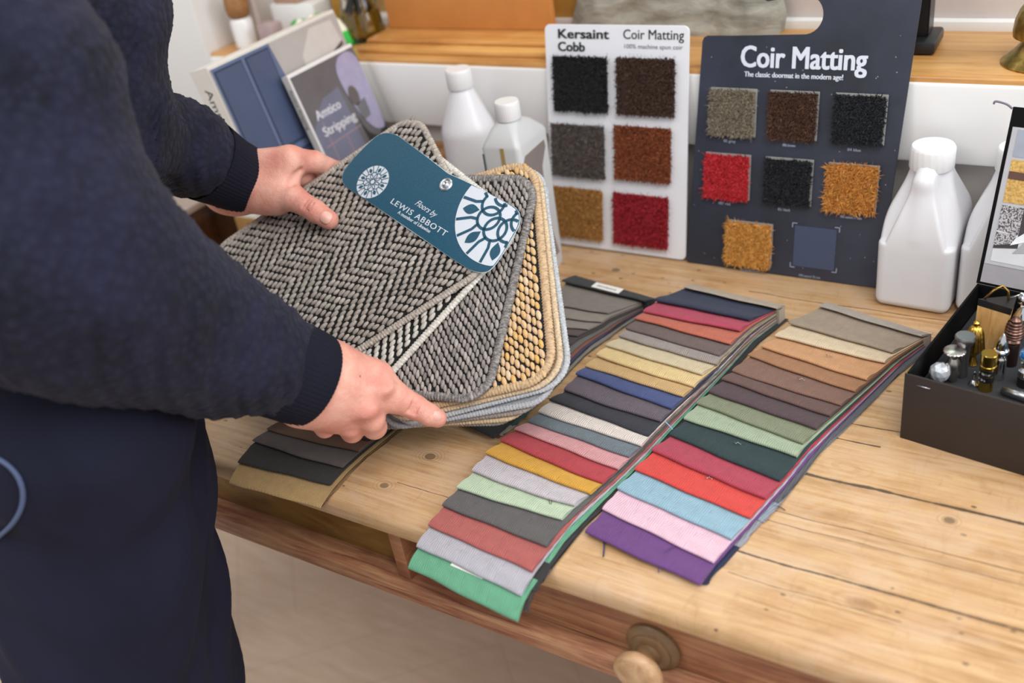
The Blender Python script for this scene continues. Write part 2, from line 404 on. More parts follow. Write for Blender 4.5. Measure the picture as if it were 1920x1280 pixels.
lathe('knob_head',[(.0125,.023),(.019,.026),(.0235,.031),(.0245,.035),(.0235,.039),(.018,.042),(.009,.0435),(.0005,.044)],kl,kb,40,km,world=True,ang=60)
# ============================================================ DISPLAY BOARDS
TH=math.radians(10)
def boardframe(x0,y0=1.142,yaw=0): return frame((x0,y0,Z+.0015),(math.cos(yaw),math.sin(yaw),0),(math.sin(yaw)*math.cos(TH),-math.cos(TH)*math.cos(yaw),math.sin(TH)))
def tufts(name,w,h,n,cols,mtx,parent,ht=.006,rad=.00075,seed=1,lean=.5,rough=.8,curl=0):
    """one mat of coir: every fibre tuft a small bent spike"""
    rg=np.random.default_rng(seed); side=int(math.sqrt(n)); V=[];F=[]
    gx,gy=np.meshgrid(np.linspace(-w/2,w/2,side),np.linspace(-h/2,h/2,side)); gx=gx.ravel()+rg.normal(0,w/side*.4,side*side); gy=gy.ravel()+rg.normal(0,h/side*.4,side*side)
    for i in range(side*side):
        b=np.array([gx[i],gy[i],.001]); edge=np.array([b[0]/(w/2),b[1]/(h/2)])**3*.35
        d=np.array([rg.normal(0,lean)+edge[0]*.6,rg.normal(0,lean)+edge[1]*.6-.1,1.]); d/=np.linalg.norm(d); L=ht*rg.uniform(.7,1.2)
        m=b+d*L*.55; t=m+(d+np.array([rg.normal(0,.6),rg.normal(0,.6),-.15]))*L*.45
        a0=rg.uniform(0,2*math.pi); o=len(V); r=rad*rg.uniform(.8,1.3)
        for q,rr in ((b,r),(m,r*1.15)):
            for k in range(3):
                a=a0+k*2.094; V.append((q[0]+rr*math.cos(a),q[1]+rr*math.sin(a),q[2]))
        V.append(tuple(t))
        for k in range(3):
            k2=(k+1)%3; F.append((o+k,o+k2,o+3+k2,o+3+k)); F.append((o+3+k,o+3+k2,o+6))
    for _ in range(int(n*.012)):   # stray long fibres
        e=rg.uniform(-1,1); sd=rg.integers(0,4); bx,by=((w/2*e,h/2*(1 if sd==0 else -1)) if sd<2 else (w/2*(1 if sd==2 else -1),h/2*e))
        b=np.array([bx,by,.003]); t=b+np.array([bx/w*2*rg.uniform(.001,.007)+rg.normal(0,.002),by/h*2*rg.uniform(.001,.007)+rg.normal(0,.002),rg.uniform(0,.005)])
        o=len(V); r=.00014
        for q in (b,t):
            for k in range(3): V.append((q[0]+r*math.cos(k*2.09),q[1]+r*math.sin(k*2.09),q[2]+r*(k==1)))
        for k in range(3): F.append((o+k,o+(k+1)%3,o+3+(k+1)%3,o+3+k))
    V=[mtx@Vector(p) for p in V]
    key='coir_'+cols[0]
    if key not in MC: MC[key]=island('coir_'+cols[0].strip('#'),cols,rough)
    return mk(name,V,F,MC[key],parent,False)
def slab(name,w,h,t,mtx,mat,parent):
    bm=bmesh.new(); bbox(bm,-w/2,w/2,-h/2,h/2,0,t,.0004,1,mtx); return frommesh(name,bm,mat,parent,False,True)
# --- white board
bf=boardframe(-.725)
wb=empty('display_board',mat=bf,label='white display card with six square coir mat samples in two columns',cat='display board',group='coir sample display cards')
card=plain('white_card_gloss','#e4e5ea',.35,var=.01)
prism('board',rrect(.002,.2150,.001,.3165,.008),bf@Matrix.Rotation(0,4,'Z'),.003,card,wb,.0005)
# the side edges splay a little with the print; letters
ink=plain('black_green_ink','#18231f',.5,var=0); gink=plain('grey_ink','#77777c',.5,var=0)
def tb(x,s): return bf@Matrix.Translation((x+.725,s,.0005))
text('title_lettering','Kersaint',tb(-.703,.2985),.0165,ink,wb,bold=.0006,width=.077,tall=1.05)
text('title_lettering','Cobb',tb(-.703,.2815),.0165,ink,wb,bold=.0006,width=.041,tall=1.05)
text('product_lettering','Coir Matting',tb(-.6035,.2990),.0160,ink,wb,bold=.0001,width=.086,tall=1.1)
text('small_lettering','100% machine spun coir',tb(-.603,.2870),.0080,gink,wb,width=.083)
BR={'black':['#0d0c0d','#161516','#1f1d1e','#0a090a'],'dkbrown':['#35231a','#4a3122','#2a1a12','#5d4030'],'grey':['#4f4642','#635854','#3d3532','#71655f'],
 'rust':['#6f3315','#8c4520','#54240d','#a35a2b'],'tan':['#9a6a34','#b6813f','#80531f','#c59152'],'red':['#8c0d1c','#a91425','#6a0713','#bb2433'],
 'mouse':['#726757','#8d8270','#57503f','#a1977f'],'choc':['#3b2416','#523320','#2a180e','#6c4831'],'ink':['#101217','#1b1e24','#0c0d10','#2b2f36'],
 'brightred':['#b5131f','#cf2430','#8f0c18','#e2434b'],'orange':['#bd7a2e','#d8933f','#9b5e1c','#e6a95a'],'orange2':['#c98a35','#dfa24c','#a66c24','#ecb868']}
for i,(cx_,cy_,k) in enumerate(((-.667,.238,'black'),(-.5690,.238,'dkbrown'),(-.6735,.1445,'grey'),(-.5735,.1475,'rust'),(-.678,.053,'tan'),(-.5765,.0525,'red'))):
    m=bf@Matrix.Translation((cx_+.725,cy_,.0008))
    w_=.083; h_=.074
    b=slab('coir_sample',w_-.004,h_-.004,.0025,m,plain('coir_backing_'+k,BR[k][2],.9),wb)
    b['label']={'black':'black coir','dkbrown':'dark brown coir','grey':'brownish grey coir','rust':'rust brown coir','tan':'golden tan coir','red':'deep red coir'}[k]
    tufts('pile',w_-.001,h_-.001,5200,BR[k],m@Matrix.Translation((0,0,.002)),b,.0052,.00068,20+i,.42)
# --- dark board
df=boardframe(-.509,1.1405)
db=empty('display_board',mat=df,label='dark slate blue display card with hand hole, seven coir mat squares and one empty square',cat='display board',group='coir sample display cards')
dark=NT('dark_slate_card'); f_=dark.noise(dark.obj(),6,4,.6); sp_=dark.noise(dark.obj(),260,1)
dc=dark.ramp(f_,[(.35,lin('#262932')),(.65,lin('#373c4c'))])
vo=dark.n('ShaderNodeTexVoronoi'); vo.inputs['Scale'].default_value=70; dark.l(dark.obj(),vo.inputs['Vector'])
dc=dark.mix(dark.math('MULTIPLY',dark.math('LESS_THAN',vo.outputs['Distance'],.05),.6),dc,lin('#b9bcc6'))
dark.l(dc,dark.b.inputs['Base Color']); dark.b.inputs['Roughness'].default_value=.42
outline=[(.004,.0),(.256,.0),(.260,.004),(.279,.40),(.274,.407),(.108,.407),(.100,.402),(.0935,.354),(.0950,.3485),(.1000,.3462),(.1200,.3495),(.136,.3540)]
cxh,cyh,rh=.1450,.3310,.0230
outline+=[(cxh+rh*math.cos(a),cyh+rh*math.sin(a)) for a in [math.radians(80-160*k/12) for k in range(13)]]
outline+=[(.060,.3055),(.024,.3050),(.0195,.3030),(.0175,.2980),(.0012,.006),(.0015,.002)]
prism('board',outline,df,.003,dark.m,db,.0005)
wink=plain('pale_print_ink','#d6dce8',.5,var=0); sink=plain('small_print_ink','#9aa2b8',.5,var=0)
def td(x,s): return df@Matrix.Translation((x+.509,s,.0005))
text('title_lettering','Coir Matting',td(-.4405,.2685),.0320,wink,db,bold=.0009,width=.153,tall=1.15)
text('subtitle_lettering','The classic doormat in the modern age!',td(-.4345,.2565),.0092,wink,db,bold=.00025,width=.122,tall=1)
clear=plain('clear_sample_backing','#8d8d8a',.4)
DS=((-.447,.2115,'mouse','mouse grey coir','05 grey'),(-.369,.2115,'choc','dark brown coir','086 brown'),(-.2885,.2115,'ink','blue black coir','04 blue'),(-.4515,.1275,'brightred','bright red coir','087 red'),(-.3705,.1275,'ink','black coir','057 black'),(-.2905,.1265,'orange','shaggy orange coir','086 natural 17 mm'),(-.418,.0385,'orange2','pale orange coir','085 natural 23 mm'))
for i,(x,s_,k,lb,cap) in enumerate(DS):
    m=df@Matrix.Translation((x+.509,s_,.0006))
    b=slab('coir_sample',.0615,.0605,.0018,m,clear,db); b['label']=lb
    tufts('pile',.057,.056,4200 if 'orange' not in k else 3800,BR[k],m@Matrix.Translation((-.001,-.001,.0015)),b,.0060 if 'orange' not in k else .0078,.0006,50+i,.55 if 'orange' not in k else .95)
    text('caption',cap,td(x-.012,s_-.0395),.0052,sink,db,bold=.0002,width=.016 if len(cap)<12 else .026)
text('caption','098 natural 30 mm',td(-.350,-.0),.0052,sink,db) if False else text('caption','098 natural 30 mm',td(-.3500,.0015),.0052,sink,db,width=.028)
slab('empty_square',.054,.055,.0004,df@Matrix.Translation((-.332+.509,.043,.0002)),plain('empty_square_card','#3f4a63',.5,var=.02),db)
for sx,sy in ((-1,1),(1,1),(-1,-1),(1,-1)):
    cxb,cyb=-.332+.0300*sx,.0435+.0300*sy
    bm=bmesh.new(); mm=td(0,0)
    bbox(bm,min(cxb,cxb-.006*sx),max(cxb,cxb-.006*sx),cyb-.0005,cyb+.0005,0,.0003,0,1,mm)
    bbox(bm,cxb-.0005,cxb+.0005,min(cyb,cyb-.006*sy),max(cyb,cyb-.006*sy),0,.0003,0,1,mm)
    frommesh('corner_mark',bm,sink,db)
# ============================================================ BOTTLES
plast=plain('white_plastic','#dcdbde',.32,var=.01,sub=0)
plast.node_tree.nodes['Principled BSDF'].inputs['Subsurface Weight'].default_value=.08
capm=plain('white_cap_plastic','#e2e1e1',.4,var=0)
lp=plain('grey_bottle_plastic','#c3c3c3',.35,var=.01)
def ribcap(name,r,h,m,parent,n=36,world=True):
    bm=bmesh.new(); V=[];F=[]; seg=n*4
    prof=[(r*.99,0),(r,.001),(r,h-.0035),(r*.965,h-.001),(r*.93,h)]
    v=[]
    for j,(rr,z) in enumerate(prof):
        for k in range(seg):
            a=2*math.pi*k/seg; q=rr*(1+(.018 if (k%4<2) else 0)*(1 if j in (1,2) else 0)); v.append(m@Vector((q*math.cos(a),q*math.sin(a),z)))
    f=[(i*seg+k,i*seg+(k+1)%seg,(i+1)*seg+(k+1)%seg,(i+1)*seg+k) for i in range(len(prof)-1) for k in range(seg)]
    f+= [tuple(4*seg+k for k in range(seg)),tuple(range(seg))[::-1]]
    bm.free(); o=mk(name,v,f,capm,parent,True,world=world); o.data.set_sharp_from_angle(angle=math.radians(35)); return o
b1=empty('bottle',(-.835,1.132,Z),label='tall round white plastic bottle with sloping shoulders, left of the grey bottle',cat='bottle')
lathe('bottle_body',[(.036,0),(.0385,.004),(.0395,.01),(.0395,.176),(.0392,.182),(.037,.189),(.0335,.197),(.021,.229),(.0175,.238),(.016,.242),(.016,.25)],plast,b1,48,Matrix.Identity(4),ang=25)
ribcap('cap',.0185,.027,Matrix.Translation((0,0,.2425)),b1,40,False)
b2=empty('bottle',(-.708,1.058,Z),(0,0,math.radians(4)),label='rectangular pale grey bottle with brown side label, between round bottle and white card',cat='bottle')
def loft(name,secs,mat,parent,n=8,world=False,ang=30,mtx=None):
    V=[];F=[]
    for (cx,cy,hx,hy,r,z) in secs:
        pl=rrect(cx-hx,cx+hx,cy-hy,cy+hy,min(r,hx*.999,hy*.999),n)
        V+=[(p[0],p[1],z) for p in pl]
    m=len(rrect(-1,1,-1,1,.1,n))
    for i in range(len(secs)-1):
        for k in range(m): F.append((i*m+k,i*m+(k+1)%m,(i+1)*m+(k+1)%m,(i+1)*m+k))
    F.append(tuple(range(m))[::-1]); F.append(tuple((len(secs)-1)*m+k for k in range(m)))
    if mtx is not None: V=[mtx@Vector(p) for p in V]
    o=mk(name,V,F,mat,parent,True,world=world); o.data.set_sharp_from_angle(angle=math.radians(ang)); return o
loft('bottle_body',[(0,0,.028,.042,.008,0),(0,0,.029,.043,.008,.004),(0,0,.029,.043,.008,.204),(0,0,.027,.041,.008,.209),(0,-.004,.019,.026,.009,.226),(0,-.006,.0145,.0145,.014,.233),(0,-.006,.0135,.0135,.013,.24)],lp,b2)
ribcap('cap',.0165,.024,Matrix.Translation((0,-.006,.234)),b2,36,False)
gold=plain('gold_print','#a9905c',.4,var=.05); brn=plain('taupe_label_print','#857a76',.4,var=.02); grn=plain('dark_green_print','#35493f',.4,var=0)
box('label_stripe',.001,.0065,-.0436,-.0429,.01,.207,gold,b2,bev=0,world=False)
box('label_edge',-.0265,-.0245,-.0436,-.0429,.01,.198,grn,b2,bev=0,world=False)
lm=Matrix(((0,0,1,.0293),(1,0,0,0),(0,1,0,0),(0,0,0,1)))
lab=prism('label',[(-.036,.02),(.030,.02),(.018,.06),(.012,.10),(.014,.16),(.030,.182),(.028,.192),(-.030,.192),(-.038,.182)],lm,.0004,brn,b2,world=False)
slab('label_logo',.006,.006,.0006,b2.matrix_basis@lm@Matrix.Translation((-.030,.170,0.0003)),plain('red_logo_print','#b8323a',.5),lab)
text('label_lettering','floor cleaner',lm@Matrix.Translation((-.024,.147,.0004)),.008,plain('pale_ink','#ddd6d2',.5,var=0),lab) if False else None
# two white jugs: shape by distance field with scooped sides and a ridge handle
def jug_verts():
    ex=np.array
    def extra(P,d):
        x,y,z=P[...,0],P[...,1],P[...,2]
        # body: rounded box
        def rbox(cx,cy,cz,hx,hy,hz,r):
            qx=np.abs(x-cx)-(hx-r);qy=np.abs(y-cy)-(hy-r);qz=np.abs(z-cz)-(hz-r)
            return np.sqrt(np.maximum(qx,0)**2+np.maximum(qy,0)**2+np.maximum(qz,0)**2)+np.minimum(np.maximum(np.maximum(qx,qy),qz),0)-r
        b=rbox(0,0,.095,.0435,.046,.095,.011)
        ax=np.abs(x)
        sx_=((ax-.0435)+.42*(z-.112))/1.085; sf=((-y-.046)+.36*(z-.104))/1.063; sb=((y-.046)+.45*(z-.118))/1.1
        b=-smin(-b,-sx_,.006); b=-smin(-b,-sf,.010); b=-smin(-b,-sb,.010); body=np.maximum(b,z-.166)
        # front corners cut back as facets that run from the body corners up to the cap
        fc=((-y-.030)+.30*(z-.112)+.55*(ax-.036)+.30*(z-.085))/1.28
        wz=.034-.34*(z-.088)
        cut=np.maximum(np.maximum(-(fc+.0),wz*1.0-ax),.088-z)
        body=-smin(-body,np.minimum(cut,9),.005)*1.0
        neck=np.maximum(np.sqrt(x**2+(y-.006)**2)-.0205,np.abs(z-.155)-.019)
        body=smin(body,neck,.010)
        h=seg_d(P,(0,-.030,.096),(0,-.0235,.160),.0100,.0090); h2=seg_d(P,(0,-.0235,.160),(0,-.010,.170),.0085,.0085)
        body=smin(body,smin(h,h2,.01),.010)
        return body
    return [('e',0,(0,0,.09),(.06,.06,.1))],.0011,extra
jw=loc_j=Vector((-.1985,1.143,Z))
jg=empty('jug',(-.1990,1.1445,Z),(0,0,math.radians(-3)),label='white plastic jug with ridge handle and ribbed cap, nearest the dark card',cat='jug',group='white plastic jugs')
jb=sdf_obj('jug_body',[jug_verts()],plast,jg,world=False)
jc=ribcap('cap',.0245,.0265,Matrix.Translation((0,.006,.168)),jg,22,False)
jg2=jg.copy(); C.objects.link(jg2); jg2.location=(-.1085,1.1545,Z); jg2['label']='white plastic jug half hidden behind the open lid of the black box'
for ch in (jb,jc):
    c2=ch.copy(); C.objects.link(c2); c2.parent=jg2
# ============================================================ FOLDERS on the left
cover=plain('grey_cover_photo','#a8a3a0',.35,var=.05,vs=12); spine=plain('cream_board','#d2cdc6',.5,var=.02)
def folder(top_near,length,height,lean,thick,label,yaw=0):
    """stands along y, leans to the left; front cover faces +x. local x = along y, local y = up the cover, local z = out of the cover"""
    d=Vector((math.sin(lean),0,-math.cos(lean)))
    xd=Vector((-math.sin(yaw),math.cos(yaw),0)); up=-d; nrm=xd.cross(up).normalized()
    up=nrm.cross(xd)
    o=Vector(top_near)+d*height
    return frame(o,xd,nrm)
F1=Vector((-1.088,.912,Z+.337)); m1=folder(F1,.27,.342,math.radians(12),.036,'')
f1=empty('folder',mat=m1,label='large grey folder with navy panelled door photo, leaning behind the smaller folder',cat='folder',group='leaning folders')
def lb(name,x0,x1,y0,y1,z0,z1,mat,parent,mtx,bev=0): 
    bm=bmesh.new(); bbox(bm,x0,x1,y0,y1,z0,z1,bev,2,mtx); return frommesh(name,bm,mat,parent,False,True)
W1,H1=.272,.342
pages=lb('folder_block',0,W1,0.011,H1,-.036,0,spine,f1,m1,.002)
navy=plain('navy_door_photo','#47526e',.35,var=.06,vs=20); navyd=plain('navy_groove_photo','#343d54',.35,var=.03); navyl=plain('navy_frame_photo','#5d6a8a',.35,var=.03)
pt=plain('print_grey','#aaa5a2',.3,var=.06,vs=15); ptl=plain('print_light_grey','#c2bdb9',.3,var=.03); ptd=plain('print_dark','#4d4a4c',.3,var=.03)
cv=lb('front_cover',.001,W1-.001,.003,H1-.005,0,.0006,pt,f1,m1)
def patch(poly,z,mat,parent,mtx,name='cover_photo'): return prism(name,poly,mtx@Matrix.Translation((0,0,z)),.0003,mat,parent,world=True,smooth=False)
patch([(.003,.04),(.15,.04),(.150,.337),(.003,.337)],.001,navyl,cv,m1)
for (a,b,c,d_) in ((.006,.060,.195,.333),(.066,.115,.195,.333),(.006,.060,.045,.185),(.066,.135,.045,.185)): patch([(a,c),(b,c),(b,d_),(a,d_)],.0013,navyd,cv,m1); patch([(a+.003,c+.004),(b-.002,c+.004),(b-.002,d_-.003),(a+.003,d_-.003)],.0016,navy,cv,m1)
patch([(.118,.19),(.148,.19),(.120,.335),(.108,.335)],.0018,pt,cv,m1) if False else None
patch([(.118,.337),(.270,.337),(.270,.195),(.140,.19)],.0016,pt,cv,m1)
patch([(.170,.262),(.262,.296),(.255,.330),(.205,.332),(.172,.300)],.0019,ptl,cv,m1); patch([(.170,.256),(.262,.290),(.262,.296),(.170,.263)],.0021,ptd,cv,m1)
patch([(.145,.215),(.215,.205),(.190,.185),(.150,.19)],.0021,ptl,cv,m1)
for (x,y,mm,r) in ((.232,.262,'#a3262c',.011),(.243,.258,'#b9404a',.008),(.226,.252,'#8d7a2e',.007),(.240,.245,'#5f8338',.007)): patch([(x+r*math.cos(a),y+r*math.sin(a)) for a in [k*.7 for k in range(9)]],.0024,plain('flower_print_'+mm,mm,.4,var=.1),cv,m1)
for x in (.175,.185): patch([(x,.02),(x+.003,.02),(x+.003,.17),(x,.17)],.0024,plain('brass_print','#8a6a3e',.4),cv,m1)
patch([(.006,.003),(.27,.003),(.27,.035),(.006,.035)],.001,ptl,cv,m1)
ms=frame(m1@Vector((0,0,0)),m1.to_3x3()@Vector((0,1,0))*-1,m1.to_3x3()@Vector((-1,0,0)))
sp1=lb('spine',-.0015,0,.009,H1,-.037,.0005,spine,f1,m1)
text('spine_lettering','Amtico Click',frame(m1@Vector((-.0018,H1-.028,-.023)),m1.to_3x3()@Vector((0,-1,0)),m1.to_3x3()@Vector((-1,0,0))),.019,plain('spine_ink','#3f4a44',.5,var=0),sp1,width=.125)
F2=Vector((-1.052,1.018,Z+.283)); m2=folder(F2,.135,.285,math.radians(15),.012,'',math.radians(0))
f2=empty('folder',mat=m2,label='slim dark grey folder with tile floor photo, leaning in front of the large folder',cat='folder',group='leaning folders')
W2,H2=.150,.292
def sl2(P,n=6):
    out=[];N=len(P)
    for i in range(N):
        a,b,c,d=[Vector(P[(i+k)%N]) for k in (-1,0,1,2)]
        for k in range(n):
            t=k/n; q=.5*((2*b)+(c-a)*t+(2*a-5*b+4*c-d)*t*t+(3*b-a-3*c+d)*t**3); out.append((min(q.x,.1485),q.y))
    return out
blk=lb('folder_block',0,W2,0.005,H2,-.010,0,plain('page_white','#dedcda',.5,var=.02),f2,m2,.001)
cv2=lb('front_cover',.004,W2-.001,.003,H2-.005,0,.0006,plain('dark_floor_photo','#625e62',.3,var=.1,vs=25),f2,m2)
tl_=plain('slate_tile_photo','#6c6d80',.3,var=.08,vs=25)
patch([(.004,.003),(.095,.003),(.085,.245),(.045,.240),(.004,.205)],.0009,tl_,cv2,m2)
jl=plain('pink_joint_photo','#9c7f88',.4,var=.03)
for y in (.04,.085,.13,.175): patch([(.012,y),(.10,y+.003),(.10,y+.0045),(.012,y+.0015)],.0012,jl,cv2,m2)
for x,y0,y1 in ((.025,.13,.21),(.055,.085,.13),(.03,.04,.085),(.06,.130,.175),(.06,.01,.04)): patch([(x,y0),(x+.0015,y0),(x+.0015,y1),(x,y1)],.0012,jl,cv2,m2)
skm=plain('black_skirt_photo','#2b2a2c',.4,var=.03); shm=plain('lilac_shirt_photo','#9d98b3',.4,var=.08,vs=60); htm=plain('taupe_cup_photo','#5e5654',.4)
patch(sl2([(.098,.19),(.106,.165),(.128,.150),(.1475,.165),(.1475,.02),(.128,.03),(.108,.10)]),.0014,skm,cv2,m2)
patch(sl2([(.094,.262),(.115,.284),(.1465,.270),(.1470,.172),(.136,.158),(.116,.172),(.100,.210)]),.0016,shm,cv2,m2)
patch([(.108+.011*math.cos(a),.222+.016*math.sin(a)) for a in [k*.52 for k in range(12)]],.0019,htm,cv2,m2)
patch([(.104,.21),(.128,.212),(.126,.185),(.108,.182)],.0019,plain('grey_jug_photo','#6b6a70',.4),cv2,m2)
lt2=plain('cover_white_ink','#d9d6dc',.4,var=0)
text('cover_lettering','Amtico',m2@Matrix.Translation((.018,.216,.0012)),.020,lt2,cv2,bold=.0003,width=.056)
text('cover_lettering','Stripping',m2@Matrix.Translation((.018,.190,.0012)),.020,lt2,cv2,bold=.0003,width=.075)
sp2=lb('spine',-.001,0,.005,H2,-.0105,.001,plain('spine_grey_board','#bdbbb9',.5,var=.02),f2,m2)
text('spine_lettering','Amtico Stripping',frame(m2@Vector((-.0014,H2-.02,-.007)),m2.to_3x3()@Vector((0,-1,0)),m2.to_3x3()@Vector((-1,0,0))),.009,plain('spine_small_ink','#6c6a6c',.5,var=0),sp2)
# things behind the left hand
dkb=wood('glossy_dark_walnut','#2c150b','#170a05','#4a2714',(3,3,3),6,.25,.3)
st=empty('chest',(-1.36,.98,Z),label='low dark walnut box with pale top at the left, behind the far sleeve',cat='box')
box('chest_body',-1.455,-1.252,.76,1.17,Z+.001,Z+.090,dkb,st,bev=.003)
box('chest_lid',-1.458,-1.249,.755,1.175,Z+.090,Z+.102,plain('pale_taupe_top','#a8968b',.5),st,bev=.003)
kr=plain('kraft_card','#a9824f',.7)
kp=aty(437,402,.985)
kf=empty('leaflet_box',(kp.x+.05,.99,Z),label='small kraft card box of white leaflets under the far hand',cat='box')
kh=kp.z-Z
box('box_body',kp.x,kp.x+.10,.985,1.0,Z+.001,Z+kh-.004,kr,kf,bev=.0005)
box('leaflets',kp.x+.003,kp.x+.097,.988,.997,Z+.004,Z+kh,plain('paper','#e6e2dc',.6,var=0),kf,bev=0)
text('lettering','Bo',frame((kp.x+.026,.9847,Z+kh-.027),(1,0,0),(0,-1,0)),.022,plain('dark_brown_ink','#3e2a17',.6,var=0),kf,bold=.0004)
wd=wood('small_block_wood','#8c6438','#6a4624','#a87c48',(8,8,1.5),6,.5,.3)
tb_=recenter(box('wood_block',-1.0,-.884,1.135,1.185,Z,Z+.132,wd,bev=.002)); tag(tb_,'brown wooden block on the desk, half hidden left of the round bottle','wood block')
# ============================================================ ON THE SILL
SL=Z+SZ
mdf=plain('orange_fibreboard','#c17f3f',.6,var=.05,vs=30)
ob=recenter(box('fibreboard_panel',-1.079,-.770,1.297,1.309,SL+.0165,SL+.165,mdf,bev=.001)); tag(ob,'orange brown fibreboard panel standing on the sill above the bottles','board')
mo=empty('moulding',(-.91,1.26,SL),label='stepped pine moulding lying on the sill in front of the fibreboard panel',cat='moulding')
box('moulding_body',-1.090,-.700,1.218,1.312,SL,SL+.009,wood('light_pine','#c9924f','#ad7638','#dba863',(1,12,12),6,.4,.2),mo,bev=.003)
box('moulding_step',-1.086,-.704,1.240,1.311,SL+.009,SL+.016,wood('light_pine_step','#bd8346','#a0692f','#d09a58',(1,12,12),6,.4,.2),mo,bev=.003)
ys=recenter(box('mustard_board',-.93,-.70,1.3745,1.3835,SL,SL+.155,plain('mustard_board','#b8893f',.6),bev=.001)); tag(ys,'mustard panel standing on the sill behind the fibreboard and the stone','board')
# slate stone
bm=bmesh.new()
ol=[(-.770,0),(-.742,.012),(-.735,.045),(-.725,.085),(-.700,.12),(-.60,.13),(-.47,.125),(-.447,.10),(-.443,.05),(-.446,0)]
rg=random.Random(3)
g=bmesh.ops.create_grid(bm,x_segments=70,y_segments=26,size=.5)
from mathutils import noise as mnz
for v in bm.verts:
    u=v.co.x+.5; w=v.co.y+.5
    xl=-.772+.05*w; xr=-.443-.01*w+.004*math.sin(w*9)
    x=xl+(xr-xl)*u; z=w*.125; 
    n=mnz.fractal(Vector((x*14,z*20,0)),.8,2.2,6); rid=abs(mnz.noise(Vector((x*9+z*12,z*26-x*6,3))))
    st_=.006*math.floor(3*(mnz.noise(Vector((x*6+4,z*11,1)))+1))/3
    edge=min(u,1-u)*8; e=min(1,edge)
    v.co=Vector((x,1.352-.012*e-.006*n*e-.007*rid-st_*e+(.012*(1-min(1,(1-w)*6)) ),SL+z))
r=bmesh.ops.extrude_face_region(bm,geom=bm.faces[:])
for v in [q for q in r['geom'] if isinstance(q,bmesh.types.BMVert)]: v.co.y=1.372-.001*rg.random()
s=NT('grey_slate'); f_=s.noise(s.mapv(s.obj(),(1,1,2.5)),22,8,.65,.6); s.l(s.ramp(f_,[(.3,lin('#76776f')),(.5,lin('#96958b')),(.72,lin('#aeada2'))]),s.b.inputs['Base Color']); s.b.inputs['Roughness'].default_value=.75; s.bump(f_,.9,.004)
so=recenter(frommesh('slate_stone',bm,s.m,None,True,ang=40)); tag(so,'rough grey slate slab standing on the sill behind the two display cards','stone')
# desk bell of brass
brass=NT('tarnished_brass'); f_=brass.noise(brass.obj(),45,5,.65); brass.l(brass.ramp(f_,[(.35,lin('#6f5a2c')),(.5,lin('#a08547')),(.66,lin('#c9ac6b'))]),brass.b.inputs['Base Color']); brass.b.inputs['Metallic'].default_value=.9; brass.b.inputs['Roughness'].default_value=.35
bl=empty('bell',(-.105,1.262,SL),label='tarnished brass bell with flared base on the sill at right',cat='bell')
lathe('bell_base',[(.047,0),(.0475,.002),(.044,.006),(.036,.012),(.029,.021),(.026,.028),(.0245,.030)],brass.m,bl,48,Matrix.Identity(4))
lathe('bell_post',[(.006,.028),(.006,.05),(.0005,.051)],brass.m,bl,12,Matrix.Identity(4))
lathe('bell_dome',[(.034,.030),(.0375,.031),(.038,.037),(.037,.048),(.033,.060),(.026,.070),(.016,.077),(.0005,.080)],brass.m,bl,48,Matrix.Identity(4),ang=60)
# black holder
blk_=plain('black_plastic','#18181a',.35,var=0)
hd=empty('card_holder',(-.262,1.305,SL),(0,0,math.radians(2)),label='black plastic card holder on the sill right of the dark card',cat='holder')
box('holder_base',-.036,.034,-.036,.03,.001,.017,blk_,hd,bev=.004,world=False)
bm=bmesh.new(); bbox(bm,-.026,.022,-.014,-.011,.017,.085,.001,1); bbox(bm,.019,.022,-.014,.022,.017,.095,.001,1); bbox(bm,-.026,.022,.019,.022,.017,.095,.001,1); frommesh('holder_pocket',bm,blk_,hd,False,False)
bc=box('cards',-.024,.0155,-.006,.012,.02,.13,plain('dark_card_stack','#3a3a40',.4),hd,bev=0,world=False); box('white_card',-.024,.017,.0125,.0145,.02,.135,plain('paper','#e6e2dc',.6,var=0),hd,bev=0,world=False)
# reed diffuser
gls=plain('clear_glass','#f4f7ee',.03,var=0,trans=1)
rdp=Vector((-1.132,1.293,SL))
rd=empty('reed_diffuser',rdp,label='glass reed diffuser with amber oil and black reeds on the sill',cat='diffuser')
lathe('glass_jar',[(.034,0),(.037,.003),(.0365,.008),(.034,.03),(.030,.06),(.024,.085),(.012,.095),(.0115,.11),(.0135,.112),(.0115,.1121)],gls,rd,40,Matrix.Identity(4))
lathe('amber_oil',[(.031,.008),(.0335,.010),(.0325,.025),(.030,.045),(.0298,.0455)],plain('amber_oil','#b98a1f',.05,var=0,trans=.6),rd,32,Matrix.Identity(4))
for a,t in ((0,.30),(1.1,.26),(2.3,.28),(3.3,.30),(4.4,.22),(5.3,.3)): 
    b=Vector((.026*math.cos(a),.02*math.sin(a),.012)); c=Vector((-.004*math.cos(a),-.004*math.sin(a),.105)); d=c+(c-b)*1.0
    tube('reed',[b,c,d],.0024,blk_,rd,8,world=False)
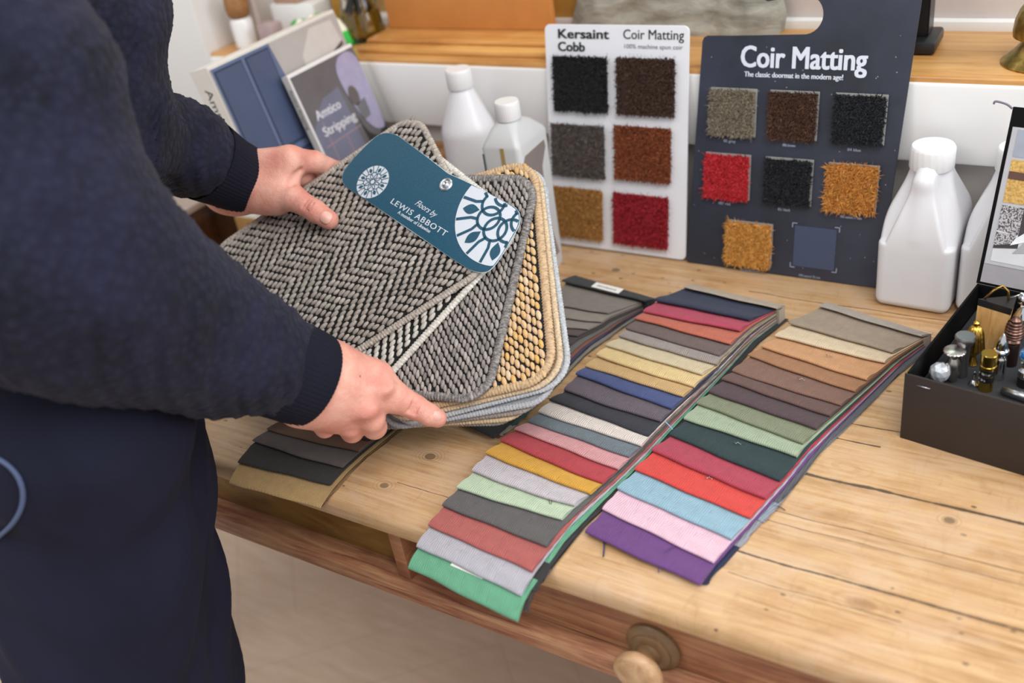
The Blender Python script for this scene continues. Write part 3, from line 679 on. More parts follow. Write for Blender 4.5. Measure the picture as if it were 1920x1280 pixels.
# left end of the sill
tilem=plain('pinkish_tile','#b9aca4',.4,var=.04); 
tp=recenter(box('stone_tile',-1.406,-1.345,1.265,1.277,SL,SL+.16,tilem,bev=.001)); tag(tp,'pinkish beige tile standing at the left end of the sill','tile')
jarp=at(458,93,SZ)
ja=empty('jar',(-1.352,1.236,SL),label='small white jar with round cork lid at the left of the sill',cat='jar')
lathe('jar_body',[(.017,0),(.019,.002),(.019,.045),(.016,.050)],plain('white_ceramic','#dcdad8',.25,var=0),ja,28,Matrix.Identity(4))
lathe('cork_lid',[(.014,.0505),(.019,.056),(.021,.068),(.020,.082),(.0165,.093),(.008,.097),(.0005,.098)],plain('brown_cork','#8d6238',.7,var=.2,vs=120),ja,28,Matrix.Identity(4),ang=60)
pj=recenter(box('sample_tin',-1.305,-1.270,1.222,1.25,SL,SL+.042,plain('mauve_tin','#a58f90',.4,var=.1),bev=.003)); tag(pj,'small mauve tin on the sill between white jar and white box','tin')
wx=recenter(box('white_box',-1.325,-1.225,1.285,1.36,SL,SL+.058,plain('white_card_box','#dfdfde',.5,var=.01),bev=.002)); tag(wx,'white card box on the sill behind the cork lidded jar','box')
wk=recenter(box('wood_offcut',-1.315,-1.262,1.288,1.34,SL+.0585,SL+.10,wood('pinkish_oak','#a98873','#8b6a56','#c09d86',(6,1,1),6,.5,.2),bev=.0008)); tag(wk,'pinkish wood offcut lying on the white box on the sill','wood block')
yo=recenter(box('varnish_tin',-1.215,-1.185,1.32,1.35,SL,SL+.11,plain('ochre_tin','#a8791f',.4),bev=.003)); tag(yo,'ochre tin on the sill between the white box and green packet','tin')
def packet():
    V=[];F=[]; nx,ny=24,12; cx,cy=-1.19,1.250
    top=[];bot=[]
    for j in range(ny+1):
        for i in range(nx+1):
            u=i/nx*2-1;w=j/ny*2-1; e=max(0,(1-u**4))*max(0,(1-w**4)); k=.5*mnz.noise(Vector((u*3,w*3,2)))
            V.append((cx+u*.062,cy+w*.036,SL+.004+.040*e*(1+k)))
    o=len(V)
    for j in range(ny+1):
        for i in range(nx+1):
            u=i/nx*2-1;w=j/ny*2-1; V.append((cx+u*.062,cy+w*.036,SL+.001))
    for j in range(ny):
        for i in range(nx):
            a=j*(nx+1)+i; F.append((a,a+1,a+nx+2,a+nx+1)); F.append((o+a,o+a+nx+1,o+a+nx+2,o+a+1))
    for i in range(nx): F.append((i,o+i,o+i+1,i+1)); a=ny*(nx+1)+i; F.append((a,a+1,o+a+1,o+a))
    for j in range(ny): a=j*(nx+1); F.append((a,a+nx+1,o+a+nx+1,o+a)); a+=nx; F.append((a,o+a,o+a+nx+1,a+nx+1))
    s=NT('green_white_packet'); sp=s.n('ShaderNodeSeparateXYZ'); s.l(s.obj(),sp.inputs[0]); f=s.noise(s.obj(),25,2); s.l(s.mix(s.ramp(f,[(.44,(0,0,0,1)),(.47,(1,1,1,1))]),lin('#e3ddca'),lin('#35b04a')),s.b.inputs['Base Color']); s.b.inputs['Roughness'].default_value=.3
    return mk('packet',V,F,s.m,None,True)
tag(recenter(packet()),'crumpled green and white packet on the sill beside the glass diffuser','packet')
bw=recenter(box('birch_strip',-1.26,-1.13,1.203,1.219,SL,SL+.012,wood('birch','#d8c39c','#c2aa80','#e6d5b3',(1,8,8),6,.5,.1),bev=.001)); tag(bw,'thin pale birch strip lying along the front edge of the sill','wood strip')
# ============================================================ SWATCH BOOKS
EDGE=.560
def drop(y): d=EDGE-y; return 2.6*d*d if d>0 else 0
def on(u,v,z):
    p=at(u,v,z)
    for _ in range(12): p=at(u,v,z-drop(p.y))
    return p
rs=random.Random(11)
def swatch(name,book,FL,FR,BL,BR,lev,tt,mat,chains=None,body=.0009,nx=110,label=None,fray=0,curl=0,sag=.0):
    wdt=(FR-FL).length; L=((BL+BR)/2-(FL+FR)/2).length; xd=(FR-FL).normalized()
    ds=[.0,.0006,.002,.004,.007,.012,.02,.03]+[.03+(L-.03)*k/8 for k in range(1,9)] if L>.04 else [0,.0006,.002,.004,.007,min(.012,L*.6),L]
    prof=[]
    def th(d): 
        if d<.0006: return .5
        k=max(0,min(1,(d-.006)/.018)); k=k*k*(3-2*k); return None if False else (1-k)
    V=[];F=[];UV=[]; rows=[]
    for side in (0,1):
        dd=ds[::-1] if side==0 else ds
        for d in dd:
            if side==1 and d==0: continue
            if d==0: top=tt*.5
            elif side==0: top=0.0 if d>.002 else tt*(.18 if d<.001 else .03)
            else:
                k=max(0,min(1,(d-.007)/.017)); k=k*k*(3-2*k)
                top=(tt*(.82 if d<.001 else (.96 if d<.003 else 1)))*(1-k)+body*k
            rows.append((d,top,side))
    ph=rs.uniform(0,6); amp=rs.uniform(.0003,.0010); ph2=rs.uniform(0,6)
    bdir0=((BL+BR)/2-(FL+FR)/2).normalized(); xs0=(FR-FL).normalized()
    def edgept(chain,A,B,d,sg):
        if not chain: return A.lerp(B,min(1,d/L))
        pts=[A]+[c+xs0*(-.0010*sg) for c in chain]+[B]; s0=A.dot(bdir0); tgt=d
        for k in range(len(pts)-1):
            a=(pts[k].dot(bdir0)-s0); b=(pts[k+1].dot(bdir0)-s0)
            if b>=tgt or k==len(pts)-2:
                return pts[k].lerp(pts[k+1],(tgt-a)/max(b-a,1e-6))
    for (d,top,side) in rows:
        t=min(1,d/L); EL=edgept(chains and chains[0],FL,BL,d,-1); ER=edgept(chains and chains[1],FR,BR,d,1).lerp(FR.lerp(BR,t),.5)
        for i in range(nx+1):
            u=i/nx; p=EL.lerp(ER,u)
            scal=.00035*math.sin(2*math.pi*u*wdt/.0024)*max(0,1-d/.004)
            wav=(amp*math.sin(u*5+ph)+.0004*math.sin(u*13+ph2)-sag*4*u*(1-u))*max(0,1-d/.05)
            bdir=((BL+BR)/2-(FL+FR)/2).normalized()
            if fray and side==1: scal+=rs.uniform(-fray,fray)*(1 if d<.004 else 0)
            q=p+bdir*(scal+wav)
            z=lev*(1-.25*t)+top*(1-.0*t)
            if curl: z+=curl*math.exp(-((u-1)/.12)**2)*max(0,1-d/.03)
            if fray and (i in (0,nx)): q+=xd*rs.uniform(-fray,fray)
            q=Vector((q.x,q.y,Z+z-drop(q.y)+.0003)); V.append(q); UV.append((u*wdt,d if side else -d))
    R=len(rows); n=nx+1
    for r in range(R-1):
        for i in range(nx): F.append((r*n+i,r*n+i+1,(r+1)*n+i+1,(r+1)*n+i))
    for i in (0,nx):                                    # close the two sides
        half=len(ds)
        for r in range(half-1):
            a,b=r*n+i,(r+1)*n+i; c,d_=(R-2-r)*n+i,(R-1-r)*n+i
            if r+1<R-2-r: F.append((a,b,c,d_) if i else (a,d_,c,b))
            else: F.append((a,b,d_) if i else (a,d_,b))
    o=mk(name,V,F,mat,book,True,UV); o.data.set_sharp_from_angle(angle=math.radians(60))
    if label: o['label']=label
    return o
def book(name,label,rows,BLp,BRp,cover,under,tt=.0042,step=.00105,mats=fabric,group=None,base=0.0035,covname='cover_band',wv={}):
    """rows: (FL px, FR px, colour, words) from the top of the stack down"""
    N=len(rows); zt=base+N*step
    BL=at(*BLp,zt); BR=at(*BRp,zt)
    c=(BL+BR)/2; b=empty(name,(c.x,c.y,Z),label=label,cat='swatch book',group='fanned tape swatch books')
    TL=[];TR=[]
    for i,(fl,fr,_,_) in enumerate(rows):
        lev=base+(N-1-i)*step; a=on(*fl,lev+tt*.6); q=on(*fr,lev+tt*.6); a.z=q.z=0; TL.append(a); TR.append(q)
    for i,(fl,fr,col,wd_) in enumerate(rows):
        lev=base+(N-1-i)*step
        FL=on(*fl,lev+tt*.6); FR=on(*fr,lev+tt*.6)
        FL.z=FR.z=0
        B1=Vector((BL.x,BL.y,0)); B2=Vector((BR.x,BR.y,0))
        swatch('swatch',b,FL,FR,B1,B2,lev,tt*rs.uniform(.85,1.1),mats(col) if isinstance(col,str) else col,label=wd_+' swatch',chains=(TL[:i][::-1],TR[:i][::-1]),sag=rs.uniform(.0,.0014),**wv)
    for k,(dl,dr,df_,col) in enumerate(under):          # backing layers that peek out at the side
        fl,fr,_,_=rows[-1]
        FL=on(*fl,.002); FR=on(*fr,.002); FL.z=FR.z=0
        xd=(FR-FL).normalized(); B1=Vector((BL.x,BL.y,0)); B2=Vector((BR.x,BR.y,0)); bd=((B1+B2)/2-(FL+FR)/2).normalized()
        swatch('backing_swatch',b,FL+xd*dl+bd*df_,FR+xd*dr+bd*df_,B1+xd*.004,B2+xd*(.002+.001*k),.0002+.0006*k,.0009,fabric(col),body=.0006,fray=.0016,nx=90,chains=([q+xd*.004 for q in TL[:-1][::-1]],[q+xd*(.004+.0012*k+rs.uniform(-.001,.001)) for q in TR[:-1][::-1]]))
    cl,cr,cl2,cr2,col=cover
    z2=zt+.0008
    P=[at(*cl,z2),at(*cr,z2),at(*cr2,z2),at(*cl2,z2)]
    for p in P: p.z=0
    swatch(covname,b,P[0],P[1],P[3],P[2],zt-.0004,.0028,fabric(col) ,label=None,body=.0022)
    # stitched block that closes the stack at the back
    P2=[P[0].lerp(P[3],.3),P[1].lerp(P[2],.3),P[2],P[3]]
    V=[Vector((p.x,p.y,Z+.0005)) for p in P2]+[Vector((p.x,p.y,Z+zt*.78)) for p in P2]
    mk('spine_block',V,[(3,2,1,0),(4,5,6,7),(0,1,5,4),(1,2,6,5),(2,3,7,6),(3,0,4,7)],fabric(col),b,False,[(v.x,v.y) for v in V])
    return b,zt
MID=[((1226,562),(1405,599),'#272e49','navy'),((1206,584),(1386,620),'#b93c58','crimson'),((1190,597),(1370,644),'#c6664c','coral'),((1173,615),(1350,666),'#6f5c58','brown'),
 ((1159,630),(1344,684),'#9d9189','taupe'),((1135,647),(1315,702),'#d2c09c','cream'),((1117,666),(1300,726),'#e2c486','pale yellow'),((1097,686),(1281,742),'#cda56b','tan'),
 ((1079,701),(1259,766),'#414f83','blue'),((1057,731),(1237,790),'#645762','plum grey'),((1030,749),(1215,817),'#2d2e38','black'),((1009,772),(1201,837),'#dfd2c8','off white'),
 ((989,790),(1180,856),'#6e7880','slate'),((963,805),(1159,879),'#d8979a','pink'),((937,827),(1129,906),'#ba3640','red'),((909,850),(1105,927),'#dba022','mustard'),
 ((883,884),(1075,949),'#c6bdc2','pale lilac'),((856,914),(1052,974),'#bdd0b0','mint'),((829,947),(1024,1025),'#5f5c5b','dark grey'),((803,984),(997,1072),'#b45a54','terracotta'),
 ((781,1024),(977,1116),'#b3afb8','silver lilac'),((765,1066),(971,1164),'#5fa37f','green')]
midb,zt=book('swatch_book','fan of ribbed cloth tapes from navy down to green, hanging over the desk edge',MID,(1297,527),(1468,566),
  ((1281,539),(1456,579),(1297,526),(1472,565),'#b3a28e'),((.004,.0045,.012,'#3b2f2a'),(.004,.004,.020,'#40362f'),(.003,.0040,.045,'#5c564f'),(.003,.0030,.03,'#2e2a2c')))
RGT=[((1479,605),(1674,660),'#a08d79','taupe'),((1452,630),(1659,679),'#dcc5a2','cream'),((1426,650),(1625,712),'#cf9765','peach'),((1401,666),(1602,734),'#a9764f','tan brown'),
 ((1372,695),(1576,760),'#876252','pinkish brown'),((1352,711),(1556,779),'#6c4f49','mauve brown'),((1329,734),(1531,804),'#544145','dark mauve'),((1305,756),(1506,831),'#82886b','olive'),
 ((1282,785),(1494,856),'#a1b193','sage'),((1254,815),(1462,901),'#22393c','dark green'),((1221,845),(1435,935),'#b53850','crimson'),((1189,880),(1406,971),'#de3c32','bright red'),
 ((1157,915),(1371,1011),'#90b5c7','sky blue'),((1129,954),(1337,1054),'#e9bdce','light pink'),((1097,997),(1312,1097),'#6c3c80','purple')]
rgb_,_=book('swatch_book','fan of fifteen cloth tapes from taupe down to purple, beside the black box',RGT,(1552,563),(1745,620),
  ((1535,575),(1727,631),(1550,562),(1746,621),'#a89b8e'),((.003,.004,.004,'#232a4e'),(.004,.006,.060,'#9a9aa2'),(.003,.0075,.10,'#8e97a6'),(.003,.003,.13,'#5a5a60')))
BCK=[((1035,570),(1140,587),'#857b71','grey taupe'),((1020,590),(1127,604),'#958a7d','beige'),((1008,607),(1102,618),'#93877f','light taupe'),((1000,622),(1082,630),'#5b4c47','dark taupe'),((985,640),(1068,648),'#3f3633','dark brown'),
 ((960,668),(1040,690),'#6a6460','speckled grey'),((925,700),(1005,735),'#8a5040','rust'),((890,740),(975,775),'#3a3f66','navy'),((850,782),(925,822),'#28272a','black')]
bckb,_=book('swatch_book','fan of taupe and charcoal tapes with dark labelled band behind the carpet samples',BCK,(1065,515),(1224,552),
  ((1053,527),(1207,566),(1078,511),(1227,555),'#2c2c2f'),((.003,.004,.004,'#7a3328'),(.002,.006,.010,'#b7aa9b'),(.002,.008,.03,'#3b5a58'),(.002,.005,.06,'#8d8379')),mats=lambda c:fabric(c,.0011,.5,0),tt=.0022,step=.0019,covname='label_band')
zz=.0015+9*.0019+.0034
pa=at(1113,534,zz); pb=at(1164,547,zz)
mm=frame((pa.x,pa.y,Z+zz+.0003),(pb-pa),(0,0,1))
lw=(pb-pa).length
bm=bmesh.new(); bbox(bm,0,lw,-.006,.007,0,.0004,0,1,mm); lbp=frommesh('paper_label',bm,plain('paper','#e6e2dc',.6,var=0),bckb)
bm=bmesh.new(); qx=.006
while qx<lw-.008:
    ww=rs.uniform(.0008,.0022); bbox(bm,qx,qx+ww,-.002+rs.uniform(0,.0008),.001+rs.uniform(0,.0008),.0004,.0006,0,1,mm); qx+=ww+rs.uniform(.0007,.0014)
frommesh('small_print',bm,plain('label_ink','#7a7a7c',.5,var=0),lbp)
LOW=[((575,740),(740,795),'#3c3a3c','charcoal'),((552,760),(718,810),'#2b2623','dark brown'),((522,787),(695,825),'#332a25','black brown'),((499,805),(671,847),'#6f4c33','brown'),((472,827),(641,877),'#5f5450','grey brown'),((446,867),(619,910),'#27231f','black'),((430,905),(600,952),'#b9945a','tan')]
lowb,_=book('swatch_book','small fan of woven tapes ending in tan at the desk edge, under the near hand',LOW,(700,640),(840,690),
  ((688,655),(830,705),(700,640),(840,690),'#3a3634'),((.001,.001,.002,'#8d6a3a'),),mats=lambda c:fabric(c,.0016,.5,0),tt=.0020,step=.0017)
# white price strip caught under the silver tape
bm=bmesh.new(); p0=on(848,1056,.004); p1=on(908,1082,.004)
mm=frame(p0+Vector((0,0,.0010)),(p1-p0),(0,-.25,1)); bbox(bm,0,(p1-p0).length,-.003,.006,0,.0003,0,1,mm); frommesh('paper_label',bm,plain('paper','#e6e2dc',.6,var=0),midb)
# loose threads and staples
def thread(name,pts,r,mat,parent): 
    P=[Vector(p) for p in pts]; out=[]
    for i in range(len(P)-1):
        a=P[max(0,i-1)];b=P[i];c=P[i+1];d=P[min(len(P)-1,i+2)]
        for k in range(5):
            t=k/5; out.append(.5*((2*b)+(c-a)*t+(2*a-5*b+4*c-d)*t*t+(3*b-a-3*c+d)*t**3))
    out.append(P[-1]); return tube(name,out,r,mat,parent,6)
nt=plain('navy_thread','#363a58',.8,var=0); dt=plain('dark_thread','#4a4540',.8,var=0); bt=plain('blue_thread','#7fa9c4',.8,var=0)
thread('thread',[at(1130,1008,.002),at(1133,1022,.002),at(1131,1043,.002)],.0008,nt,rgb_)
thread('thread',[on(1235,1073,.002),on(1237,1053,.006),on(1247,1035,.006),on(1268,1021,.006)],.0005,plain('violet_thread','#5a3a78',.8,var=0),rgb_)
thread('thread',[at(1450,948,.002),at(1462,950,.002),at(1472,956,.002)],.0005,nt,rgb_)
thread('thread',[at(1247,790,.020),at(1254,797,.018),at(1261,805,.014)],.0007,bt,midb)
thread('thread',[on(1031,944,.011),on(1029,934,.011),on(1033,925,.011),on(1036,930,.011),on(1033,945,.011)],.0003,dt,midb)
thread('thread',[on(968,936,.0095),on(965,930,.0095),on(964,924,.0095)],.0003,dt,midb)
stp=plain('staple_wire','#cfd2d8',.25,metal=1,var=0)
for (x,y,z) in ((1382,830,.0125),(1328,895,.0095),(1555,666,.019),(1502,710,.019)): thread('staple',[at(x-6,y-2,z),at(x-2,y+1,z+.001),at(x+1,y-1,z),at(x+7,y+3,z)],.0004,stp,rgb_)
# ============================================================ CARPET SAMPLE FAN (held)
n_=Vector((.02827,-.588,.8085)).normalized(); e1=Vector((0,1,0)).cross(n_).normalized(); e2=n_.cross(e1)
base=at(930,790,.045)
def inpl(u,v,off):
    d=Vector(ray(u,v)); c=Vector(CAM); t=((base+n_*off-c).dot(n_))/(d.dot(n_)); q=c+d*t-base; return q.dot(e1),q.dot(e2)
rv=inpl(838,348,.05)
piv=base+e1*rv[0]+e2*rv[1]+n_*.05
fm=frame(piv,e1,n_)                                   # frame at the rivet, z out of the stack
fan=empty('carpet_sample_fan',mat=fm,label='fan of bound flatweave carpet samples riveted under a teal card, held by the person',cat='sample fan')
backs={}
def beadmat(cols,ang=0): 
    k='yarn_'+cols[0]
    if k not in MC:
        s=NT(k.replace('#','')); g=s.n('ShaderNodeNewGeometry').outputs['Random Per Island']
        c=s.ramp(g,[(i/(len(cols)-1),lin(q)) for i,q in enumerate(cols)])
        st_=s.noise(s.mapv(s.mapv(s.obj(),(1,1,1),(0,0,-ang)),(1500,170,170)),1,3,.7); c=s.mix(s.math('MULTIPLY',s.ramp(st_,[(.42,(0,0,0,1)),(.62,(1,1,1,1))]),.5),c,lin(cols[-1])); c=s.mix(s.math('MULTIPLY',s.ramp(st_,[(.36,(1,1,1,1)),(.46,(0,0,0,1))]),.5),c,tuple(x*.55 for x in lin(cols[0])[:3])+(1,))
        s.l(c,s.b.inputs['Base Color']); s.b.inputs['Roughness'].default_value=.75; s.bump(st_,.9,.0009); MC[k]=s.m
    return MC[k]
def sample(rot,zoff,wd_,y0,y1,cols,bindcols,backcol,beads=None,label=None,rb=.0042,cx=0,r=.030,warp=0):
    """one carpet sample in the fan, rotated about the rivet; z measured in the stack frame"""
    m=fm@Matrix.Rotation(math.radians(rot),4,'Z')@Matrix.Translation((cx,0,zoff))
    o=prism('carpet_sample',rrect(-wd_/2+.003,wd_/2-.003,y0+.003,y1-.003,r,8),m@Matrix.Translation((0,0,.0012)),.0030,plain('woven_back_'+backcol.strip('#'),backcol,.9,var=.25,vs=500,bump=.6,bs=1500),fan,smooth=False)
    if label: o['label']=label
    # overlocked border
    pl=rrect(-wd_/2,wd_/2,y0,y1,r+.003,10); P=[]
    for i in range(len(pl)):
        a=Vector(pl[i]);b=Vector(pl[(i+1)%len(pl)]); L=(b-a).length; k=max(1,int(L/.0011))
        for q in range(k): P.append(m@Vector((*a.lerp(b,q/k),0)))
    key='bind_'+bindcols[0]
    if key not in MC:
        s=NT('border_yarn_'+bindcols[0].strip('#')); sp=s.n('ShaderNodeSeparateXYZ'); s.l(s.uv(),sp.inputs[0])
        st_=s.noise(s.mapv(s.uv(),(420,5,1)),1,3,.7); c=s.ramp(st_,[(.28+.44*i/(len(bindcols)-1),lin(q)) for i,q in enumerate(bindcols)])
        s.l(c,s.b.inputs['Base Color']); s.b.inputs['Roughness'].default_value=.8; s.bump(st_,.8,.0012); MC[key]=s.m
    tube('border',P,rb,MC[key],o,12,closed=True,up=n_,squash=.72,ridge=(.0036,.13))
    if beads:
        dx,pit,ln,wdb,half=beads; rg=np.random.default_rng(int(abs(rot)*7)+3); V=[];F=[]; nu,nvv=8,6
        sph=[];  
        for a in range(nvv+1):
            for b in range(nu):
                ph=math.pi*a/nvv; th=2*math.pi*b/nu; sph.append((math.sin(ph)*math.cos(th),-math.cos(ph),math.sin(ph)*math.sin(th)))
        sph=np.array(sph); fb=[(a*nu+b,a*nu+(b+1)%nu,(a+1)*nu+(b+1)%nu,(a+1)*nu+b) for a in range(nvv) for b in range(nu)]
        ncol=int((wd_-.010)/dx)+1; VV=[];FF=[];o_=0
        for i in range(ncol):
            x=-wd_/2+.0055+dx*i; k=i%(2*half); tri=k if k<half else 2*half-k
            y=y0-.02+tri*dx*.95
            while y<y1-.004:
                if y>y0+.004:
                    sz=rg.uniform(.88,1.08); s_=sph*np.array([wdb/2*sz,ln/2*sz,.0024]); an=rg.normal(.24,.08); c_,q_=math.cos(an),math.sin(an)
                    s_=np.stack([s_[:,0]*c_-s_[:,1]*q_,s_[:,0]*q_+s_[:,1]*c_,s_[:,2]],1)+np.array([x+rg.normal(0,.0002),y+rg.normal(0,.0003),.0018+rg.normal(0,.0002)])
                    VV.append(s_); FF+= [tuple(i_+o_ for i_ in f) for f in fb]; o_+=len(sph)
                y+=pit
        VV=np.concatenate(VV); R=np.array(m.to_3x3()); T=np.array(m.translation); VV=VV@R.T+T
        mk('weave',VV.tolist(),FF,beadmat(cols,math.radians(rot)+.24),o,True)
    return o
TAUPE=['#847a71','#978d84','#a79e95','#8b8178','#b9b0a7']; PALE=['#aba69d','#bcb7ae','#cbc6bd','#b1aca2','#d4d0c8']
GREY=['#6b6664','#8f8783','#a69b94','#79736f','#b5aba4']; GOLD=['#c99d5e','#d6b07a','#cfae8c','#e0a94c','#dcc3a2']; BEIGE=['#c3a988','#d5bd9e','#e0cdb4']; SILV=['#a7a8ab','#c3c4c7','#d3d4d6']
bd1=(.0052,.0134,.0106,.0056,7)
sample(-43.5,-.003,.252,-.315,.006,TAUPE,['#6f655c','#a89d92','#cfc7be'],'#0c0c0b',bd1,'taupe herringbone weave')
sample(-25.0,-.0095,.228,-.255,.020,PALE,['#98928a','#cdc8be','#ece8e2'],'#0e0f0e',bd1,'pale grey herringbone weave',cx=.0)
sample(8.6,-.0165,.210,-.248,.018,GREY,['#3b3a3e','#77726f','#b5ada7'],'#111112',(.0048,.0104,.0106,.0049,6),'dark grey herringbone weave',cx=.0,rb=.0050)
sample(26,-.0235,.200,-.256,.016,GOLD,['#75675c','#b0916f','#cbae8a','#c9a468'],'#15171b',(.0056,.0112,.0116,.0058,6),'golden yellow herringbone weave',cx=.0,rb=.0050)
for k,(rt,zo,bc,bk,cx_,y0) in enumerate(((27.0,-.0285,['#9a8263','#c6ae8e','#d6c6ae'],'#8b7458',.0,-.261),(28.2,-.0330,['#85878c','#aeb0b3','#c0c1c3'],'#a4a6aa',.0015,-.265),(23.5,-.0380,['#8f9094','#b0b2b6','#77797e'],'#8f9094',.004,-.270),
      (20.5,-.0425,['#5d5a59','#8e847c','#a09286'],'#6d6661',.003,-.271),(17.5,-.0470,['#9c8468','#c0a684','#d4c0a4'],'#a08a6c',.0,-.272),(15,-.0515,['#4d4c50','#8c8580','#aaa098'],'#4b4a4c',.0,-.271))):
    sample(rt,zo,.208,y0,.012,None,bc,bk,None,['sand beige','silver grey','light grey','dark taupe','warm beige','charcoal grey'][k]+' sample low in the stack',cx=cx_,rb=.0036)
# teal card
teal=NT('teal_card'); f_=teal.noise(teal.obj(),500,2); teal.l(teal.ramp(f_,[(.3,lin('#1b475c')),(.7,lin('#24546a'))]),teal.b.inputs['Base Color']); teal.b.inputs['Roughness'].default_value=.32
ZC=.0022
def cp(u,v): 
    x,y=inpl(u,v,.05+ZC); return (x-rv[0],y-rv[1])
opx=[(728,249),(745,254),(765,268),(800,294),(827,315),(840,325),(855,332),(885,346),(930,370),(958,384),(969,393),(974,405),(971,424),(955,453),(935,486),(923,501),(914,508),(903,510),(890,508),(875,502),(840,479),(780,438),(730,404),(690,377),(662,359),(648,349),(642,338),(643,325),(652,310),(675,284),(698,262),(712,252)]
cardp=[cp(*p) for p in opx]
def smoothloop(P,n=5):
    out=[];N=len(P)
    for i in range(N):
        a,b,c,d=[Vector(P[(i+k)%N]) for k in (-1,0,1,2)]
        for k in range(n):
            t=k/n; q=.5*((2*b)+(c-a)*t+(2*a-5*b+4*c-d)*t*t+(3*b-a-3*c+d)*t**3); out.append((q.x,q.y))
    return out
cs=smoothloop(cardp)
edge_m=plain('card_edge_white','#c9d6dc',.5,var=0)
cd=prism('label_card',cs,fm@Matrix.Translation((0,0,ZC)),.0006,teal.m,fan,smooth=False)
prism('card_rim',[(Vector(p)+ (Vector(p)-Vector(cp(800,385))).normalized()*.0007)[:] for p in cs],fm@Matrix.Translation((0,0,ZC-.0004)),.0005,edge_m,cd,smooth=False)
wp=plain('print_white','#cdd2da',.35,var=0)
def pip(p,poly):
    x,y=p; c=False; j=len(poly)-1
    for i in range(len(poly)):
        xi,yi=poly[i]; xj,yj=poly[j]
        if (yi>y)!=(yj>y) and x<(xj-xi)*(y-yi)/(yj-yi)+xi: c=not c
        j=i
    return c
def ribbonlist(bm,pts,w,z,keep):
    run=[]
    def flush(run):
        if len(run)<2: return
        L=[];Rr=[]
        for i,p in enumerate(run):
            a=Vector(run[max(0,i-1)]);b=Vector(run[min(len(run)-1,i+1)]); t=(b-a).normalized() if (b-a).length>0 else Vector((1,0)); nn=Vector((-t.y,t.x))*w/2
            L.append(bm.verts.new((p[0]+nn.x,p[1]+nn.y,z))); Rr.append(bm.verts.new((p[0]-nn.x,p[1]-nn.y,z)))
        for i in range(len(run)-1): bm.faces.new((L[i],Rr[i],Rr[i+1],L[i+1]))
    for p in pts:
        if keep(p): run.append(p)
        else: flush(run); run=[]
    flush(run)
def emblem(c,R,rot,keep,w,disc):
    o=prism('emblem',disc,fm@Matrix.Translation((0,0,ZC+.0003)),.0002,wp,cd,smooth=False)
    bm=bmesh.new(); n=8
    pol=lambda r,a:(c[0]+r*math.cos(a+rot),c[1]+r*math.sin(a+rot))
    for k in range(n):
        a=2*math.pi*k/n; cc=pol(R*.36,a)
        ribbonlist(bm,[(cc[0]+R*.215*math.cos(t*2*math.pi/28),cc[1]+R*.215*math.sin(t*2*math.pi/28)) for t in range(29)],w,.0006,keep)
        b=a+math.pi/n
        for sg in (-1,1):
            ribbonlist(bm,[pol(R*(.56+.1*t/4),a+sg*(.09+.06*t/4)) for t in range(5)]+[pol(R*q,a+sg*.17) for q in (.70,.80,.90,.985)],w,.0006,keep)
        # leaf between the spokes
        L=[]
        for t in range(13): q=t/12; L.append(pol(R*(.56+.34*q),b+.13*math.sin(math.pi*q)))
        for t in range(11,0,-1): q=t/12; L.append(pol(R*(.56+.34*q),b-.13*math.sin(math.pi*q)))
        if all(keep(p) for p in L): bm.faces.new([bm.verts.new((p[0],p[1],.00062)) for p in L])
    bmesh.ops.transform(bm,matrix=fm@Matrix.Translation((0,0,ZC+.0000)),verts=bm.verts[:])
    frommesh('emblem_lines',bm,teal.m,o,False)
c1=cp(699,341); r1=(Vector(cp(728,341))-Vector(c1)).length
emblem(c1,r1,.2,lambda p:True,.0011,[(c1[0]+r1*math.cos(k*math.pi/24),c1[1]+r1*math.sin(k*math.pi/24)) for k in range(48)])
c2=cp(953,399); r2=(Vector(cp(855,405))-Vector(c2)).length
def inset(p): return pip(p,cs)
disc=[]
for k in range(120):
    a=k*math.pi/60; r=r2
    while r>.002 and not pip((c2[0]+(r+.0008)*math.cos(a),c2[1]+(r+.0008)*math.sin(a)),cs): r-=.0004
    disc.append((c2[0]+r*math.cos(a),c2[1]+r*math.sin(a)))
emblem(c2,r2,.45,lambda p:pip(p,disc) ,.0036,disc)
def tp_(u,v,u2,v2,z=.0004):
    a=cp(u,v);b=cp(u2,v2); an=math.atan2(b[1]-a[1],b[0]-a[0]); L=math.hypot(b[0]-a[0],b[1]-a[1])
    return fm@Matrix.Translation((a[0],a[1],ZC+z))@Matrix.Rotation(an,4,'Z'),L
m_,L=tp_(731,380,833,443); text('card_lettering','LEWIS ABBOTT',m_,.0100,wp,cd,bold=.0001,width=L,space=1.15)
m_,L=tp_(777,383,815,408); text('card_lettering','Floors by',m_,.0105,wp,cd,shear=.4,width=L)
m_,L=tp_(745,400,805,437); text('card_lettering','A member of Likewise',m_,.0062,wp,cd,bold=.0001,width=L)
chrome=plain('chrome','#d7d9dc',.12,metal=1,var=0)
rvm=fm@Matrix.Translation((0,0,ZC))
rvt=lathe('rivet',[(.0084,.0),(.0084,.0010),(.0070,.0020),(.0052,.0014),(.0044,.0010),(.0040,.0026),(.0022,.0034),(.0006,.0022),(.0001,.0022)],plain('dull_zinc','#c9cdd2',.3,metal=.85,var=.1,vs=300),fan,32,rvm,world=True)
lathe('rivet_shank',[(.003,-.070),(.003,.0)],chrome,rvt,12,rvm,world=True)
scr=plain('scratch_white','#7f9aa6',.5,var=0)
for a,b,c_ in (((852,470),(857,455),(853,487)),((702,320),(688,334),(694,327)),((771,372),(776,364),(781,361))): 
    pass
